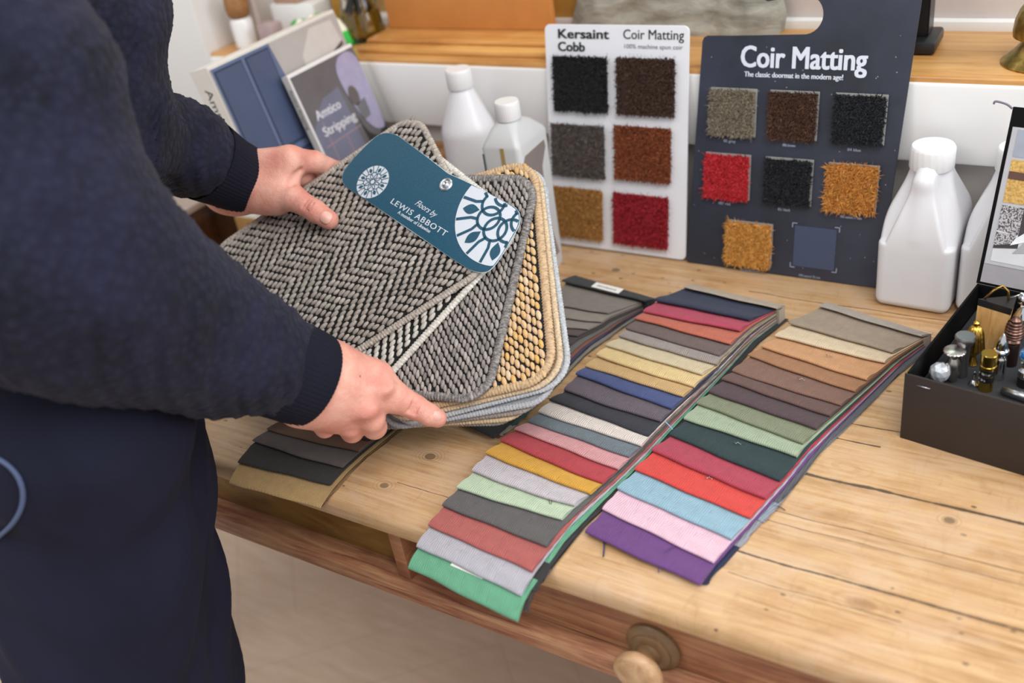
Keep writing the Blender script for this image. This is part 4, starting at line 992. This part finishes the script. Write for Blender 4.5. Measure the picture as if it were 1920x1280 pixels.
# ============================================================ BLACK BOX OF FINIALS
BZ=.080
ang=math.radians(-9.3); bo=at(1687,820,0)
bxm=Matrix.Translation((bo.x,bo.y,Z))@Matrix.Rotation(ang,4,'Z')
bx=empty('sample_box',mat=bxm,label='black card sample box with open picture lid and grey foam insert',cat='box')
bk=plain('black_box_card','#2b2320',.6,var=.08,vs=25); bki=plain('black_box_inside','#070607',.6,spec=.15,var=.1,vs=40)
BWD,BDP=.27,.195
box('box_front',0,BWD,0,.0022,0,BZ,bk,bx,bev=.0004,world=False)
box('box_side',.0015,.0040,.0022,BDP,0,BZ+.001,bki,bx,bev=.0004,world=False)
box('box_side',BWD-.004,BWD-.0015,.0022,BDP,0,BZ+.001,bki,bx,bev=.0004,world=False)
box('box_back',.0015,BWD-.0015,BDP-.003,BDP,0,BZ+.001,bki,bx,bev=.0004,world=False)
box('box_bottom',.0015,BWD-.0015,.002,BDP,.0008,.003,bki,bx,bev=0,world=False)
foam=plain('grey_foam','#2e2f33',.95,var=.25,vs=900,bump=1,bs=900)
box('foam_insert',.0045,BWD-.0045,.003,BDP-.0035,.003,.050,foam,bx,bev=.001,world=False)
iv=bxm.inverted()
sq=iv@at(1716,680,.066); 
tube('staple',[Vector((.0125,-.0005,.0705)),Vector((.0255,-.0005,.0705))],.0005,stp,bx,6,world=False)
# lid
LA=math.radians(17)
lidm=bxm@Matrix.Translation((.0,BDP-.0,BZ+.001))@Matrix.Rotation(math.pi/2-LA,4,'X')
# local: x along the hinge, y up the lid, z toward the viewer
lid=empty('lid_hinge_root'); bpy.data.objects.remove(lid)
ldo=None
bm=bmesh.new(); bbox(bm,0,BWD,0,.190,-.003,0,.0005,1,lidm); ldo=frommesh('lid',bm,bki,bx,False)
cm=plain('clear_pocket_plastic','#9a979b',.25,var=.1,vs=30)
lb('lid_pocket',.004,BWD-.004,.003,.170,0,.0008,cm,ldo,lidm)
pr=lb('picture_sheet',.0045,BWD-.004,.024,.170,.0009,.0013,plain('sheet_grey','#b4b4b8',.3,var=.03),ldo,lidm)
gp=NT('gold_carpet_print'); f_=gp.noise(gp.obj(),420,3); gp.l(gp.ramp(f_,[(.3,lin('#a97f3c')),(.7,lin('#dcb56a'))]),gp.b.inputs['Base Color']); gp.b.inputs['Roughness'].default_value=.3
sp3=NT('speckled_carpet_print'); f_=sp3.noise(sp3.obj(),600,2); sp3.l(sp3.ramp(f_,[(.42,lin('#4a4548')),(.56,lin('#b9b6b8'))]),sp3.b.inputs['Base Color']); sp3.b.inputs['Roughness'].default_value=.3
dkp=plain('dark_print_brown','#3e3839',.3,var=.1); ltp=plain('light_floor_print','#cfcfd2',.3,var=.04); crp=plain('chrome_print','#e6e6ea',.2,var=.08,vs=150); brp=plain('bronze_bar_print','#5e4036',.3)
def lp2(poly,z,mat,name='photo_print'): return prism(name,poly,lidm@Matrix.Translation((0,0,z)),.0003,mat,pr,world=True,smooth=False)
lp2([(.010,.092),(.25,.092),(.25,.137),(.010,.137)],.0017,gp.m); lp2([(.010,.117),(.25,.112),(.25,.121),(.010,.125)],.0020,brp)
lp2([(.010,.140),(.25,.140),(.25,.168),(.010,.168)],.0017,plain('blue_grey_print','#9aa0ad',.3,var=.05))
lp2([(.010,.028),(.25,.028),(.25,.089),(.010,.089)],.0017,ltp); lp2([(.010,.062),(.032,.060),(.032,.089),(.010,.089)],.0020,sp3.m); lp2([(.032,.052),(.045,.055),(.045,.089),(.032,.089)],.0020,dkp)
lp2([(.010,.044),(.030,.050),(.030,.060),(.010,.060)],.0020,sp3.m); lp2([(.010,.042),(.034,.046),(.034,.052),(.010,.045)],.0022,dkp)
lp2([(.026,.048),(.050,.058),(.06,.075),(.045,.070),(.030,.056)],.0024,crp); lp2([(.03,.040),(.060,.046),(.06,.060),(.04,.055)],.0023,plain('glass_print','#a5a5aa',.3))
thread('ribbon',[lidm@Vector((.000,.188,.001)),lidm@Vector((-.006,.192,.003)),lidm@Vector((-.016,.194,.006)),lidm@Vector((-.0175,.191,.006))],.0011,plain('mauve_ribbon','#6d6272',.5,var=0),ldo)
# finials in the foam
FZ=Z+.050
def fin(u,v,label,tilt=(0,0)):
    p=at(u,v,.050); 
    e=empty('finial',(p.x,p.y,FZ+.0002),(tilt[0],tilt[1],0),label=label,cat='finial',group='finials in the black box'); e.scale=(.7,.7,1); return e
I4=Matrix.Identity(4)
steel=plain('brushed_steel','#9a9a9c',.35,metal=1,var=.08); pewt=plain('pewter','#b4ada6',.3,metal=1,var=.1); goldm=plain('polished_gold','#c8a24c',.22,metal=1,var=.08); bron=plain('bronze','#6b5148',.3,metal=1,var=.1); bmat=plain('black_label_band','#121214',.35,var=0)
whitei=plain('label_white_ink','#cfcfd0',.5,var=0)
a=fin(1760,718,'faceted crystal ball finial at the box corner')
def ico(name,c,r,mat,parent,sub=1,world=False):
    bm=bmesh.new(); bmesh.ops.create_icosphere(bm,subdivisions=sub,radius=r,matrix=Matrix.Translation(c if world else (0,0,0))); o=frommesh(name,bm,mat,parent,sub>2,world)
    if not world: o.location=c; o.scale=(1,1,parent.scale.x)
    return o
ico('crystal_ball',(0,0,.0135),.0150,plain('crystal_glass','#dfe4f8',.02,metal=.55,var=.3,vs=160),a,2)
lathe('collar',[(.008,0),(.008,.003),(.005,.004)],chrome,a,20,I4)
a=fin(1784,714,'pewter urn finial with scalloped flat top')
lathe('finial_body',[(.004,0),(.006,.002),(.010,.010),(.0115,.018),(.009,.024),(.0055,.028),(.0085,.032),(.0145,.0355),(.0150,.0365),(.0140,.0375),(.0005,.0378)],pewt,a,72,I4,flute=(18,lambda z:.035 if z>.032 and z<.0372 else 0),ang=45)
a=fin(1802,704,'grey hammered rod finial with wide flat head')
lathe('finial_body',[(.0082,0),(.0078,.03),(.0085,.036),(.0135,.043),(.0140,.046),(.0128,.0485),(.0005,.0488)],steel,a,24,I4,flute=(8,lambda z:.02))
a=fin(1822,682,'gold fluted bell finial with round button')
lathe('finial_body',[(.0085,0),(.0088,.001),(.0055,.006),(.0045,.010),(.009,.015),(.0105,.018)],goldm,a,40,I4)
lathe('fluted_bell',[(.009,.0165),(.0135,.019),(.0150,.0205),(.0142,.0225),(.0130,.030),(.0115,.038),(.0080,.044),(.0040,.0465)],goldm,a,112,I4,flute=(14,lambda z:.04),ang=50)
lathe('button',[(.003,.045),(.0045,.047),(.0042,.050),(.002,.0518),(.0003,.052)],goldm,a,24,I4)
p=at(1853,652,.05)
ow=empty('finial',(p.x,p.y,FZ+.0002),(0,math.radians(4),math.radians(-12)),label='pale oak wedge finial with black top and brass loop',cat='finial',group='finials in the black box')
oak=wood('pale_oak','#c8995a','#a97b40','#dcb27a',(14,14,1.5),8,.45,.3)
def wedge(name,z0,z1,s0,s1,mat,par):
    tri=lambda s,z:[(-.016*s,-.009*s,z),(.016*s,-.009*s,z),(.011*s,.017*s,z)]
    V=tri(s0,z0)+tri(s1,z1); return mk(name,V,[(2,1,0),(3,4,5),(0,1,4,3),(1,2,5,4),(2,0,3,5)],mat,par,world=False)
wedge('oak_body',0,.052,.85,1.02,oak,ow); wedge('black_top',.0521,.060,1.03,1.06,plain('black_resin','#1d1d21',.35,var=0),ow)
tube('brass_loop',[(-.012,-.006,.060),(-.006,-.002,.070),(0,.003,.075),(.006,.004,.070),(.008,.004,.060)],.0012,plain('aged_brass','#a07c3e',.3,metal=1,var=.05),ow,8,world=False)
tube('pin',[(.008,.008,.060),(.016,.012,.066)],.0006,chrome,ow,6,world=False); ico('pin_head',(.0165,.0122,.0665),.0016,chrome,ow,3)
a=fin(1893,682,'bronze ribbed beehive finial')
lathe('base',[(.0098,0),(.0098,.024),(.0085,.026)],plain('dark_bronze','#3a2c28',.35,metal=.8,var=.1),a,32,I4)
pr_=[(.0085,.026),(.0115,.029),(.0085,.032)]
for k in range(7): r=.0128*math.sqrt(max(.02,1-((k-1.6)/5.6)**2)); z=.033+k*.0032; pr_+=[(r*.88,z-.0010),(r,z),(r,z+.0010),(r*.88,z+.0018)]
pr_+=[(.0015,.0565),(.0003,.057)]
lathe('beehive',pr_,bron,a,40,I4,ang=30)
a=fin(1908,650,'chrome ball finial on a flared neck with black band')
lathe('finial_body',[(.0085,0),(.0085,.022)],chrome,a,32,I4); lathe('label_band',[(.0087,.0221),(.0087,.033)],bmat,a,32,I4); lathe('flared_neck',[(.0088,.0331),(.0085,.036),(.0120,.037),(.0075,.045),(.0045,.0475),(.0040,.049)],chrome,a,40,I4); ico('ball',(0,0,.0575),.0098,chrome,a,4)
a=fin(1871,708,'chrome bullet shaped finial with ring collar')
lathe('finial_body',[(.0085,0),(.0085,.024),(.0070,.026),(.0070,.028),(.0098,.030),(.0105,.0325),(.0098,.034),(.0080,.035),(.0078,.038),(.0062,.044),(.003,.050),(.0003,.0528)],chrome,a,40,I4)
a=fin(1847,729,'gold cylinder finial with lettered black bands')
lathe('finial_body',[(.0098,0),(.0098,.011)],goldm,a,40,I4); lathe('label_band',[(.0101,.0111),(.0101,.0245)],bmat,a,40,I4); lathe('gold_cap',[(.0098,.0246),(.0108,.025),(.0108,.029),(.0098,.0295),(.0098,.030),(.0108,.0305),(.0108,.042),(.0103,.0425),(.0003,.0426)],goldm,a,40,I4)
lathe('band_ring',[(.0103,.0174),(.0103,.0180)],goldm,a,40,I4)
for zz_,tx in ((.0200,'er Weiler'),(.0130,'ed Bro')):
    for i,ch_ in enumerate(tx):
        aa=-math.pi/2-.95+i*.215+ -.35; 
        mch=Matrix.Translation((.0102*math.cos(aa),.0102*math.sin(aa),zz_))@frame((0,0,0),(-math.sin(aa),math.cos(aa),0),(math.cos(aa),math.sin(aa),0))
        if ch_!=' ': q=text('band_lettering',ch_,a.matrix_basis@mch,.0038,whitei,a)
a=fin(1825,722,'tiny chrome spike finial by the box front')
lathe('finial_body',[(.0065,0),(.007,.002),(.0055,.004),(.0028,.0065),(.0025,.013),(.0012,.016),(.0003,.0162)],chrome,a,24,I4)
a=fin(1921,722,'blue glass ball finial on a chrome cup with black band')
lathe('label_band',[(.0105,.0),(.0105,.010)],bmat,a,32,I4); lathe('chrome_cup',[(.0102,.0101),(.0115,.012),(.0105,.018),(.006,.021),(.0055,.023),(.0085,.026)],chrome,a,32,I4)
s=NT('blue_swirl_glass'); f_=s.noise(s.obj(),160,4,.6,2); s.l(s.ramp(f_,[(.35,lin('#12306e')),(.5,lin('#2b6fb4')),(.62,lin('#7fb7b0')),(.75,lin('#c9b36a'))]),s.b.inputs['Base Color']); s.b.inputs['Roughness'].default_value=.04; s.b.inputs['Coat Weight'].default_value=1
ico('glass_ball',(0,0,.0355),.0125,s.m,a,4)
p=at(1878,738,.051); p2=at(1935,757,.051)
md=(p+p2)/2; br=empty('finial',(md.x,md.y,FZ),label='silver bar finial lying flat on the foam at the front',cat='finial',group='finials in the black box')
tube('bar',[p+Vector((0,0,.0048)),p2+Vector((0,0,.0048))],.0045,steel,br,16)
# ============================================================ THE PERSON
def P(u,v,d): return tuple(atd(u,v,d))
skin=NT('skin'); f_=skin.noise(skin.obj(),28,4,.6); f2_=skin.noise(skin.obj(),420,3,.6)
def s_add(s,f):
    v=s.n('ShaderNodeTexVoronoi'); v.inputs['Scale'].default_value=520; v.feature='DISTANCE_TO_EDGE'; s.l(s.obj(),v.inputs['Vector'])
    w=s.noise(s.mapv(s.obj(),(1,1,1),(.4,.3,.6)),95,3,.6,1.0)
    return s.math('ADD',s.math('ADD',f,s.math('MULTIPLY',v.outputs['Distance'],1.2)),s.math('MULTIPLY',w,2.0))
skin.l(skin.mix(skin.math('MULTIPLY',f2_,.2),skin.ramp(f_,[(.35,lin('#cf8879')),(.52,lin('#dc9e8c')),(.68,lin('#e5b09e'))]),lin('#cf8373')),skin.b.inputs['Base Color'])
skin.b.inputs['Roughness'].default_value=.5; skin.b.inputs['Subsurface Weight'].default_value=.12; skin.b.inputs['Subsurface Radius'].default_value=(.008,.003,.0015)
skin.bump(s_add(skin,f2_),.5,.0007)
person=empty('person',(-.88,.40,0),label='person in navy knitted sweater and dark trousers holding the carpet samples at the desk',cat='person')
def knit(name,scale,c0,c1,bs):
    s=NT(name); v=s.n('ShaderNodeTexVoronoi'); v.inputs['Scale'].default_value=scale; s.l(s.obj(),v.inputs['Vector'])
    n=s.noise(s.obj(),14,3); s.l(s.mix(s.math('MULTIPLY',s.ramp(v.outputs['Distance'],[(.1,(1,1,1,1)),(.6,(0,0,0,1))]),.42),s.ramp(n,[(.35,lin(c0)),(.65,lin(c1))]),lin('#2a2b41')),s.b.inputs['Base Color'])
    s.b.inputs['Roughness'].default_value=.9; s.b.inputs['Sheen Weight'].default_value=.04; s.b.inputs['Specular IOR Level'].default_value=.2; s.bump(s.math('SUBTRACT',1.0,v.outputs['Distance']),bs,.0025); return s.m
kn=knit('navy_basket_knit',115,'#151622','#1e1f32',.6)
ribm=plain('navy_rib_knit','#151623',.9,var=.08,vs=200,spec=.2)
# ---- hands
D=1.0
left=[('c',.01,P(430,348,1.245),P(452,335,1.24),.037,.036),
 ('c',.012,P(452,325,1.24),P(545,302,1.215),.028,.0190),
 ('c',.014,P(455,345,1.245),P(532,333,1.222),.032,.0205),
 ('c',.012,P(450,365,1.242),P(518,371,1.226),.022,.0195),
 ('c',.016,P(500,360,1.225),P(550,371,1.206),.0235,.0156),('c',.004,P(550,371,1.206),P(592,396,1.193),.0154,.0130),('c',.004,P(592,396,1.193),P(617,412,1.189),.0130,.0116),
 ('c',.006,P(543,301,1.218),P(590,303,1.236),.0175,.0132),('c',.004,P(590,303,1.236),P(632,320,1.272),.0130,.0118),('c',.004,P(632,320,1.272),P(668,348,1.30),.0115,.0098),
 ('c',.006,P(535,318,1.235),P(575,334,1.262),.0165,.0128),('c',.004,P(575,334,1.262),P(615,355,1.295),.0125,.0112),('c',.004,P(615,355,1.295),P(645,375,1.315),.0110,.0095),
 ('c',.006,P(522,335,1.245),P(560,356,1.285),.0155,.0120),('c',.004,P(560,356,1.285),P(600,380,1.31),.0118,.0105),
 ('c',.006,P(500,350,1.25),P(535,376,1.290),.0145,.0110),('c',.004,P(535,376,1.290),P(570,398,1.31),.0105,.0090),
 ('x',.003,P(573,392,1.184),P(582,378,1.184),.0009,.0009),('x',.003,P(579,395,1.183),P(588,381,1.183),.0008,.0008),('x',.003,P(568,388,1.185),P(577,374,1.185),.0007,.0007),
 ('x',.008,P(545,345,1.20),P(562,318,1.21),.0030,.0015)]
right=[('c',.01,P(560,712,.985),P(600,712,1.0),.041,.040),
 ('c',.016,P(600,690,1.0),P(700,713,1.030),.030,.0225),
 ('c',.016,P(595,715,.995),P(688,746,1.018),.032,.0215),
 ('c',.016,P(583,738,.997),P(665,768,1.022),.030,.0190),
 ('c',.016,P(570,750,.999),P(625,783,1.022),.0250,.0160),
 ('c',.008,P(702,722,1.028),P(735,743,1.024),.0220,.0165),
 ('c',.006,P(728,738,1.028),P(778,763,1.034),.0170,.0131),('c',.003,P(778,763,1.034),P(804,777,1.038),.0127,.0115),('c',.003,P(804,777,1.038),P(820,784,1.042),.0115,.0100),
 ('c',.004,P(690,772,1.02),P(697,784,1.022),.0165,.0140),('c',.003,P(697,788,1.024),P(702,800,1.04),.0130,.0130),('c',.003,P(702,800,1.04),P(693,792,1.062),.0125,.0110),
 ('c',.004,P(655,785,1.022),P(655,797,1.026),.0150,.0130),('c',.003,P(655,797,1.026),P(660,808,1.042),.0125,.0122),('c',.003,P(660,808,1.042),P(655,800,1.062),.0115,.0105),
 ('c',.004,P(605,778,1.018),P(602,790,1.020),.0140,.0118),('c',.003,P(602,790,1.020),P(609,801,1.034),.0112,.0108),('c',.003,P(609,801,1.034),P(606,794,1.05),.0105,.0095),
 ('c',.008,P(640,690,1.05),P(680,725,1.090),.0170,.0130),('c',.004,P(680,725,1.090),P(715,760,1.105),.0128,.0105),
 ('e',.012,P(686,768,1.002),(.010,.010,.007)),('e',.014,P(718,728,1.004),(.010,.009,.005)),
 ('x',.003,P(765,771,1.0215),P(780,744,1.0215),.0013,.0013),('x',.003,P(771,774,1.0222),P(786,748,1.0222),.0012,.0012),('x',.003,P(778,776,1.0235),P(791,752,1.0235),.0009,.0009),('x',.002,P(803,787,1.027),P(812,770,1.027),.0006,.0006)]
# body under the clothes (coarse): forearms, upper arms, trunk, neck, head, legs
bodyp=[('c',.02,P(440,345,1.245),P(200,240,1.06),.034,.038),('c',.02,P(200,240,1.06),P(150,-60,1.0),.038,.045),
 ('c',.02,P(565,712,.99),P(70,480,.79),.038,.044),('c',.02,P(70,480,.79),(-.86,.33,Z+.62),.044,.052),
 ('c',.04,(-.84,.41,Z+.12),(-.90,.46,Z+.42),.08,.09),('c',.04,(-.86,.36,Z+.60),(-1.0,.62,Z+.60),.06,.06),('c',.03,(-.92,.50,Z+.62),(-.89,.54,Z+.74),.055,.05),
 ('e',.02,(-.87,.56,Z+.85),(.085,.085,.115)),
 ('c',.03,(-.802,.385,Z+.12),(-.835,.31,.50),.065,.05),('c',.02,(-.835,.31,.50),(-.86,.24,.09),.045,.035),('c',.02,(-.86,.24,.06),(-.77,.32,.04),.035,.03),
 ('c',.03,(-.86,.445,Z+.12),(-.878,.392,.50),.065,.05),('c',.02,(-.878,.392,.50),(-.93,.35,.09),.045,.035),('c',.02,(-.93,.35,.06),(-.84,.43,.04),.035,.03)]
hd_=Vector((-.87,.56,Z+.85)); fw=Vector((.75,.62,-.25)).normalized(); sd=fw.cross(Vector((0,0,1))).normalized(); upv=sd.cross(fw)
def hp(f,s_,u): return tuple(hd_+fw*f+sd*s_+upv*u)
bodyp+=[('c',.012,hp(.085,0,.01),hp(.103,0,-.025),.008,.013),('e',.02,hp(.06,0,-.075),(.035,.035,.03)),('x',.01,hp(.095,.03,.012),hp(.095,.03,.012),.012,.012),('x',.01,hp(.095,-.03,.012),hp(.095,-.03,.012),.012,.012),
 ('c',.006,hp(.09,.02,-.05),hp(.09,-.02,-.05),.007,.007),('c',.006,hp(0,.088,.015),hp(-.005,.09,-.02),.014,.010),('c',.006,hp(0,-.088,.015),hp(-.005,-.09,-.02),.014,.010)]
body=sdf_obj('body',[(left,.0015,None),(right,.0015,None),(bodyp,.007,None)],skin.m,person)
for s_ in (.03,-.03): ico('eye',hp(.078,s_,.012),.0115,plain('eye_white','#e8e6e2',.2,var=0),body,3,True)
hair=sdf_obj('hair',[([('e',.01,hp(-.012,0,.018),(.098,.098,.118)),('x',.02,hp(.085,0,-.03),hp(.12,0,-.10),.085,.09)],.005,None)],plain('brown_hair','#3d2a1c',.6,var=.3,vs=200),person)
from mathutils.bvhtree import BVHTree
def surf(o,px,lift=.001):
    bm=bmesh.new(); bm.from_mesh(o.data); bm.transform(wmat(o)); t=BVHTree.FromBMesh(bm); bm.free(); out=[]
    for u,v in px:
        d=Vector(ray(u,v)).normalized(); h=t.ray_cast(Vector(CAM),d)
        if h[0] is not None: out.append(h[0]+h[1]*lift*(1 if h[1].dot(d)<0 else -1))
    return out
def surf2(u,v): return surf(body,[(u,v)],.0006)[0]
def surfn(u,v):
    p=surf(body,[(u,v),(u+7,v),(u,v+7),(u-7,v),(u,v-7)],0)
    n=(p[1]-p[3]).cross(p[2]-p[4]).normalized(); return n if n.dot(Vector(CAM)-p[0])>0 else -n
# nails
nm=plain('nail','#e2ab9c',.38,var=.02)
def nail(c,xd_,nrm,w,l,par):
    m=frame(c,xd_,nrm); V=[];F=[]; nu,nv=8,8
    for j in range(nv+1):
        for i in range(nu+1):
            u=i/nu*2-1; v=j/nv*2-1; k=math.sqrt(max(0,1-abs(v)**3.5)); 
            V.append(m@Vector((v*l/2,u*w/2*k,-.0040*u*u*k*k-.0012*v*v)))
    for j in range(nv):
        for i in range(nu): a=j*(nu+1)+i; F.append((a,a+1,a+nu+2,a+nu+1))
    o=mk('fingernail',V,F,nm,par,True); sm=o.modifiers.new('thick','SOLIDIFY'); sm.thickness=.0008; sm.offset=-1; return o
tc=surf2(611,407); tdir=Vector(P(621,415,1.178))-Vector(P(600,401,1.1815)); tn=surfn(611,407)
nail(tc,tdir,tn,.0150,.0140,body)
ic=surf2(821,780); idr=Vector(P(832,787,1.036))-Vector(P(805,775,1.029)); inn=surfn(821,780)
nail(ic,idr,inn,.0120,.0115,body)
# ---- sweater
sw=[('c',.03,P(528,686,.975),P(420,650,.93),.0500,.060),('c',.03,P(420,650,.93),P(300,600,.875),.060,.070),('c',.04,P(300,600,.875),P(170,540,.82),.070,.080),('c',.05,P(170,540,.82),P(60,470,.775),.080,.088),
 ('c',.06,P(60,470,.775),P(-40,150,.76),.088,.088),('c',.06,P(-40,150,.76),(-.86,.33,Z+.60),.088,.085),
 ('c',.03,P(440,330,1.235),P(335,275,1.16),.0430,.050),('c',.03,P(335,275,1.16),P(195,240,1.05),.050,.055),('c',.05,P(195,240,1.05),P(155,-60,1.0),.055,.062),
 ('c',.06,P(30,520,1.0),P(90,60,.98),.112,.085),('c',.06,P(90,60,.98),P(60,-150,1.0),.085,.10),('c',.06,(-.86,.36,Z+.60),P(150,-60,1.0),.085,.065),('c',.03,(-.93,.50,Z+.60),(-.90,.53,Z+.70),.08,.065)]
def folds(Pp,d):
    x,y,z=Pp[...,0],Pp[...,1],Pp[...,2]
    a=(x*.02+y*.70-z*.71); b=(x*.75+z*.4-y*.3)
    return d+.0028*np.sin(x*62+y*38+z*20)*np.sin(z*48-x*30)+.0023*np.sin(a*420)*np.sin(b*420)
sweater=sdf_obj('sweater',[(sw,.0040,folds)],kn,person)
def cuff(a,b,c,ra,rb,rc,nrib=64,label=None):
    a,b,c=Vector(a),Vector(b),Vector(c); ax=(c-a).normalized(); s_=ax.orthogonal().normalized(); w=ax.cross(s_); V=[];F=[]; seg=nrib*4
    rows=[(b.lerp(c,0)+ax*(-.002),ra,0)]
    stn=[(a,ra),(a.lerp(b,.5),(ra+rb)/2),(b,rb),(b.lerp(c,.5),(rb+rc)/2),(c-ax*.001,rc),(c+ax*.001,rc-.001),(c+ax*.0008,rc-.0025),(c-ax*.012,rc-.0035)]
    for (p,r) in stn:
        for k in range(seg):
            t=2*math.pi*k/seg; rr=r+.00032*math.cos(t*nrib); V.append(p+s_*math.cos(t)*rr+w*math.sin(t)*rr)
    for i in range(len(stn)-1):
        for k in range(seg): F.append((i*seg+k,i*seg+(k+1)%seg,(i+1)*seg+(k+1)%seg,(i+1)*seg+k))
    return mk('cuff',V,F,ribm,sweater,True)
cuff(P(385,300,1.19),P(425,322,1.215),P(463,340,1.245),.050,.0445,.0425)
cuff(P(470,665,.95),P(530,690,.975),P(585,712,.995),.0535,.0505,.0485)
# ---- trousers
tr=[('c',.05,(-.80,.385,Z+.20),(-.86,.452,Z+.14),.10,.094),('c',.05,(-.82,.38,Z+.30),(-.87,.43,Z+.30),.10,.10),
 ('c',.03,(-.800,.389,Z+.18),(-.835,.312,.56),.103,.095),('c',.05,(-.835,.312,.56),(-.86,.24,.10),.095,.070),
 ('c',.03,(-.858,.452,Z+.10),(-.876,.396,.52),.092,.083),('c',.04,(-.876,.396,.52),(-.93,.35,.10),.083,.062)]
tm=NT('dark_navy_cotton'); n1=tm.noise(tm.mapv(tm.obj(),(1,1,1)),700,2); n2=tm.noise(tm.mapv(tm.obj(),(1,1,.5)),9,3)
tm.l(tm.ramp(n2,[(.35,lin('#101224')),(.65,lin('#181a2e'))]),tm.b.inputs['Base Color']); tm.b.inputs['Roughness'].default_value=.85; tm.b.inputs['Specular IOR Level'].default_value=.25; tm.bump(n1,.4,.0006)
def tfold(Pp,d):
    x,y,z=Pp[...,0],Pp[...,1],Pp[...,2]; q=z*26+x*22-y*10
    return d+.0050*np.sin(q+1.6*np.sin(z*9+y*12))*np.clip((z-.35)*3,.3,1)+.002*np.sin(q*2.3+x*40)
trousers=sdf_obj('trousers',[(tr,.0065,tfold)],tm.m,person)
bpm=plain('pale_blue_piping','#4a5878',.7,var=0)
pp=surf(trousers,[(-40,852),(-20,855),(0,861),(18,873),(33,890),(41,908),(44,925),(42,945),(34,965),(20,985),(0,1004),(-20,1020)])
if len(pp)>3: thread('pocket_piping',pp,.0022,bpm,trousers)
mo_=surf(body,[(675,705)],-.0003)
if mo_: ico('mole',mo_[0],.0011,plain('mole_brown','#9a5f4e',.6,var=0),body,2,True)
lsh=plain('black_shoe_leather','#141315',.4,var=0)
for (a,b) in (((-.86,.24,.045),(-.76,.33,.035)),((-.93,.35,.045),(-.83,.44,.035))):
    sdf_obj('shoe',[([('c',.03,a,b,.048,.044),('c',.03,a,(a[0],a[1],.10),.046,.05)],.005,lambda Pp,d:np.maximum(d,.002-Pp[...,2]))],lsh,person)
# ============================================================ LIGHT, CAMERA
w=bpy.data.worlds.new('room_light'); bpy.context.scene.world=w; w.use_nodes=True
w.node_tree.nodes['Background'].inputs[0].default_value=(.93,.96,1,1); w.node_tree.nodes['Background'].inputs[1].default_value=.74
def area(name,loc,to,size,sy,power,col):
    l=bpy.data.lights.new(name,'AREA'); l.shape='RECTANGLE'; l.size=size; l.size_y=sy; l.energy=power; l.color=col
    o=bpy.data.objects.new(name,l); C.objects.link(o); o.location=loc; d=Vector(to)-Vector(loc); o.rotation_euler=d.to_track_quat('-Z','Y').to_euler(); return o
area('overhead_area',(.5,.1,2.75),(-.4,.9,.75),1.2,1.2,33,(1,.97,.93))
area('overhead_area',(-.9,2.0,2.7),(-.6,.9,.75),1.0,.7,18,(1,.98,.95))
area('overhead_area',(-1.5,-.7,2.7),(-1.0,1.1,.8),1.0,1.0,20,(1,.97,.93))  # fill added to brighten white board and desk at left, not a room lamp
area('window_daylight',(1.6,1.0,1.9),(-.4,.8,.8),1.2,1.2,30,(.93,.96,1))
cam=bpy.data.cameras.new('camera'); co=bpy.data.objects.new('camera',cam); C.objects.link(co)
cam.sensor_width=36; cam.lens=FPX*36/1920; cam.clip_start=.02
mm=Matrix([list(M[i])+[CAM[i]] for i in range(3)]+[[0,0,0,1]]); co.matrix_world=mm
cam.dof.use_dof=True; cam.dof.focus_distance=1.09; cam.dof.aperture_fstop=2.8
sc=bpy.context.scene; sc.camera=co
sc.view_settings.view_transform='Standard'; sc.view_settings.look='None'; sc.view_settings.gamma=1; sc.view_settings.exposure=0; sc.view_settings.use_curve_mapping=False
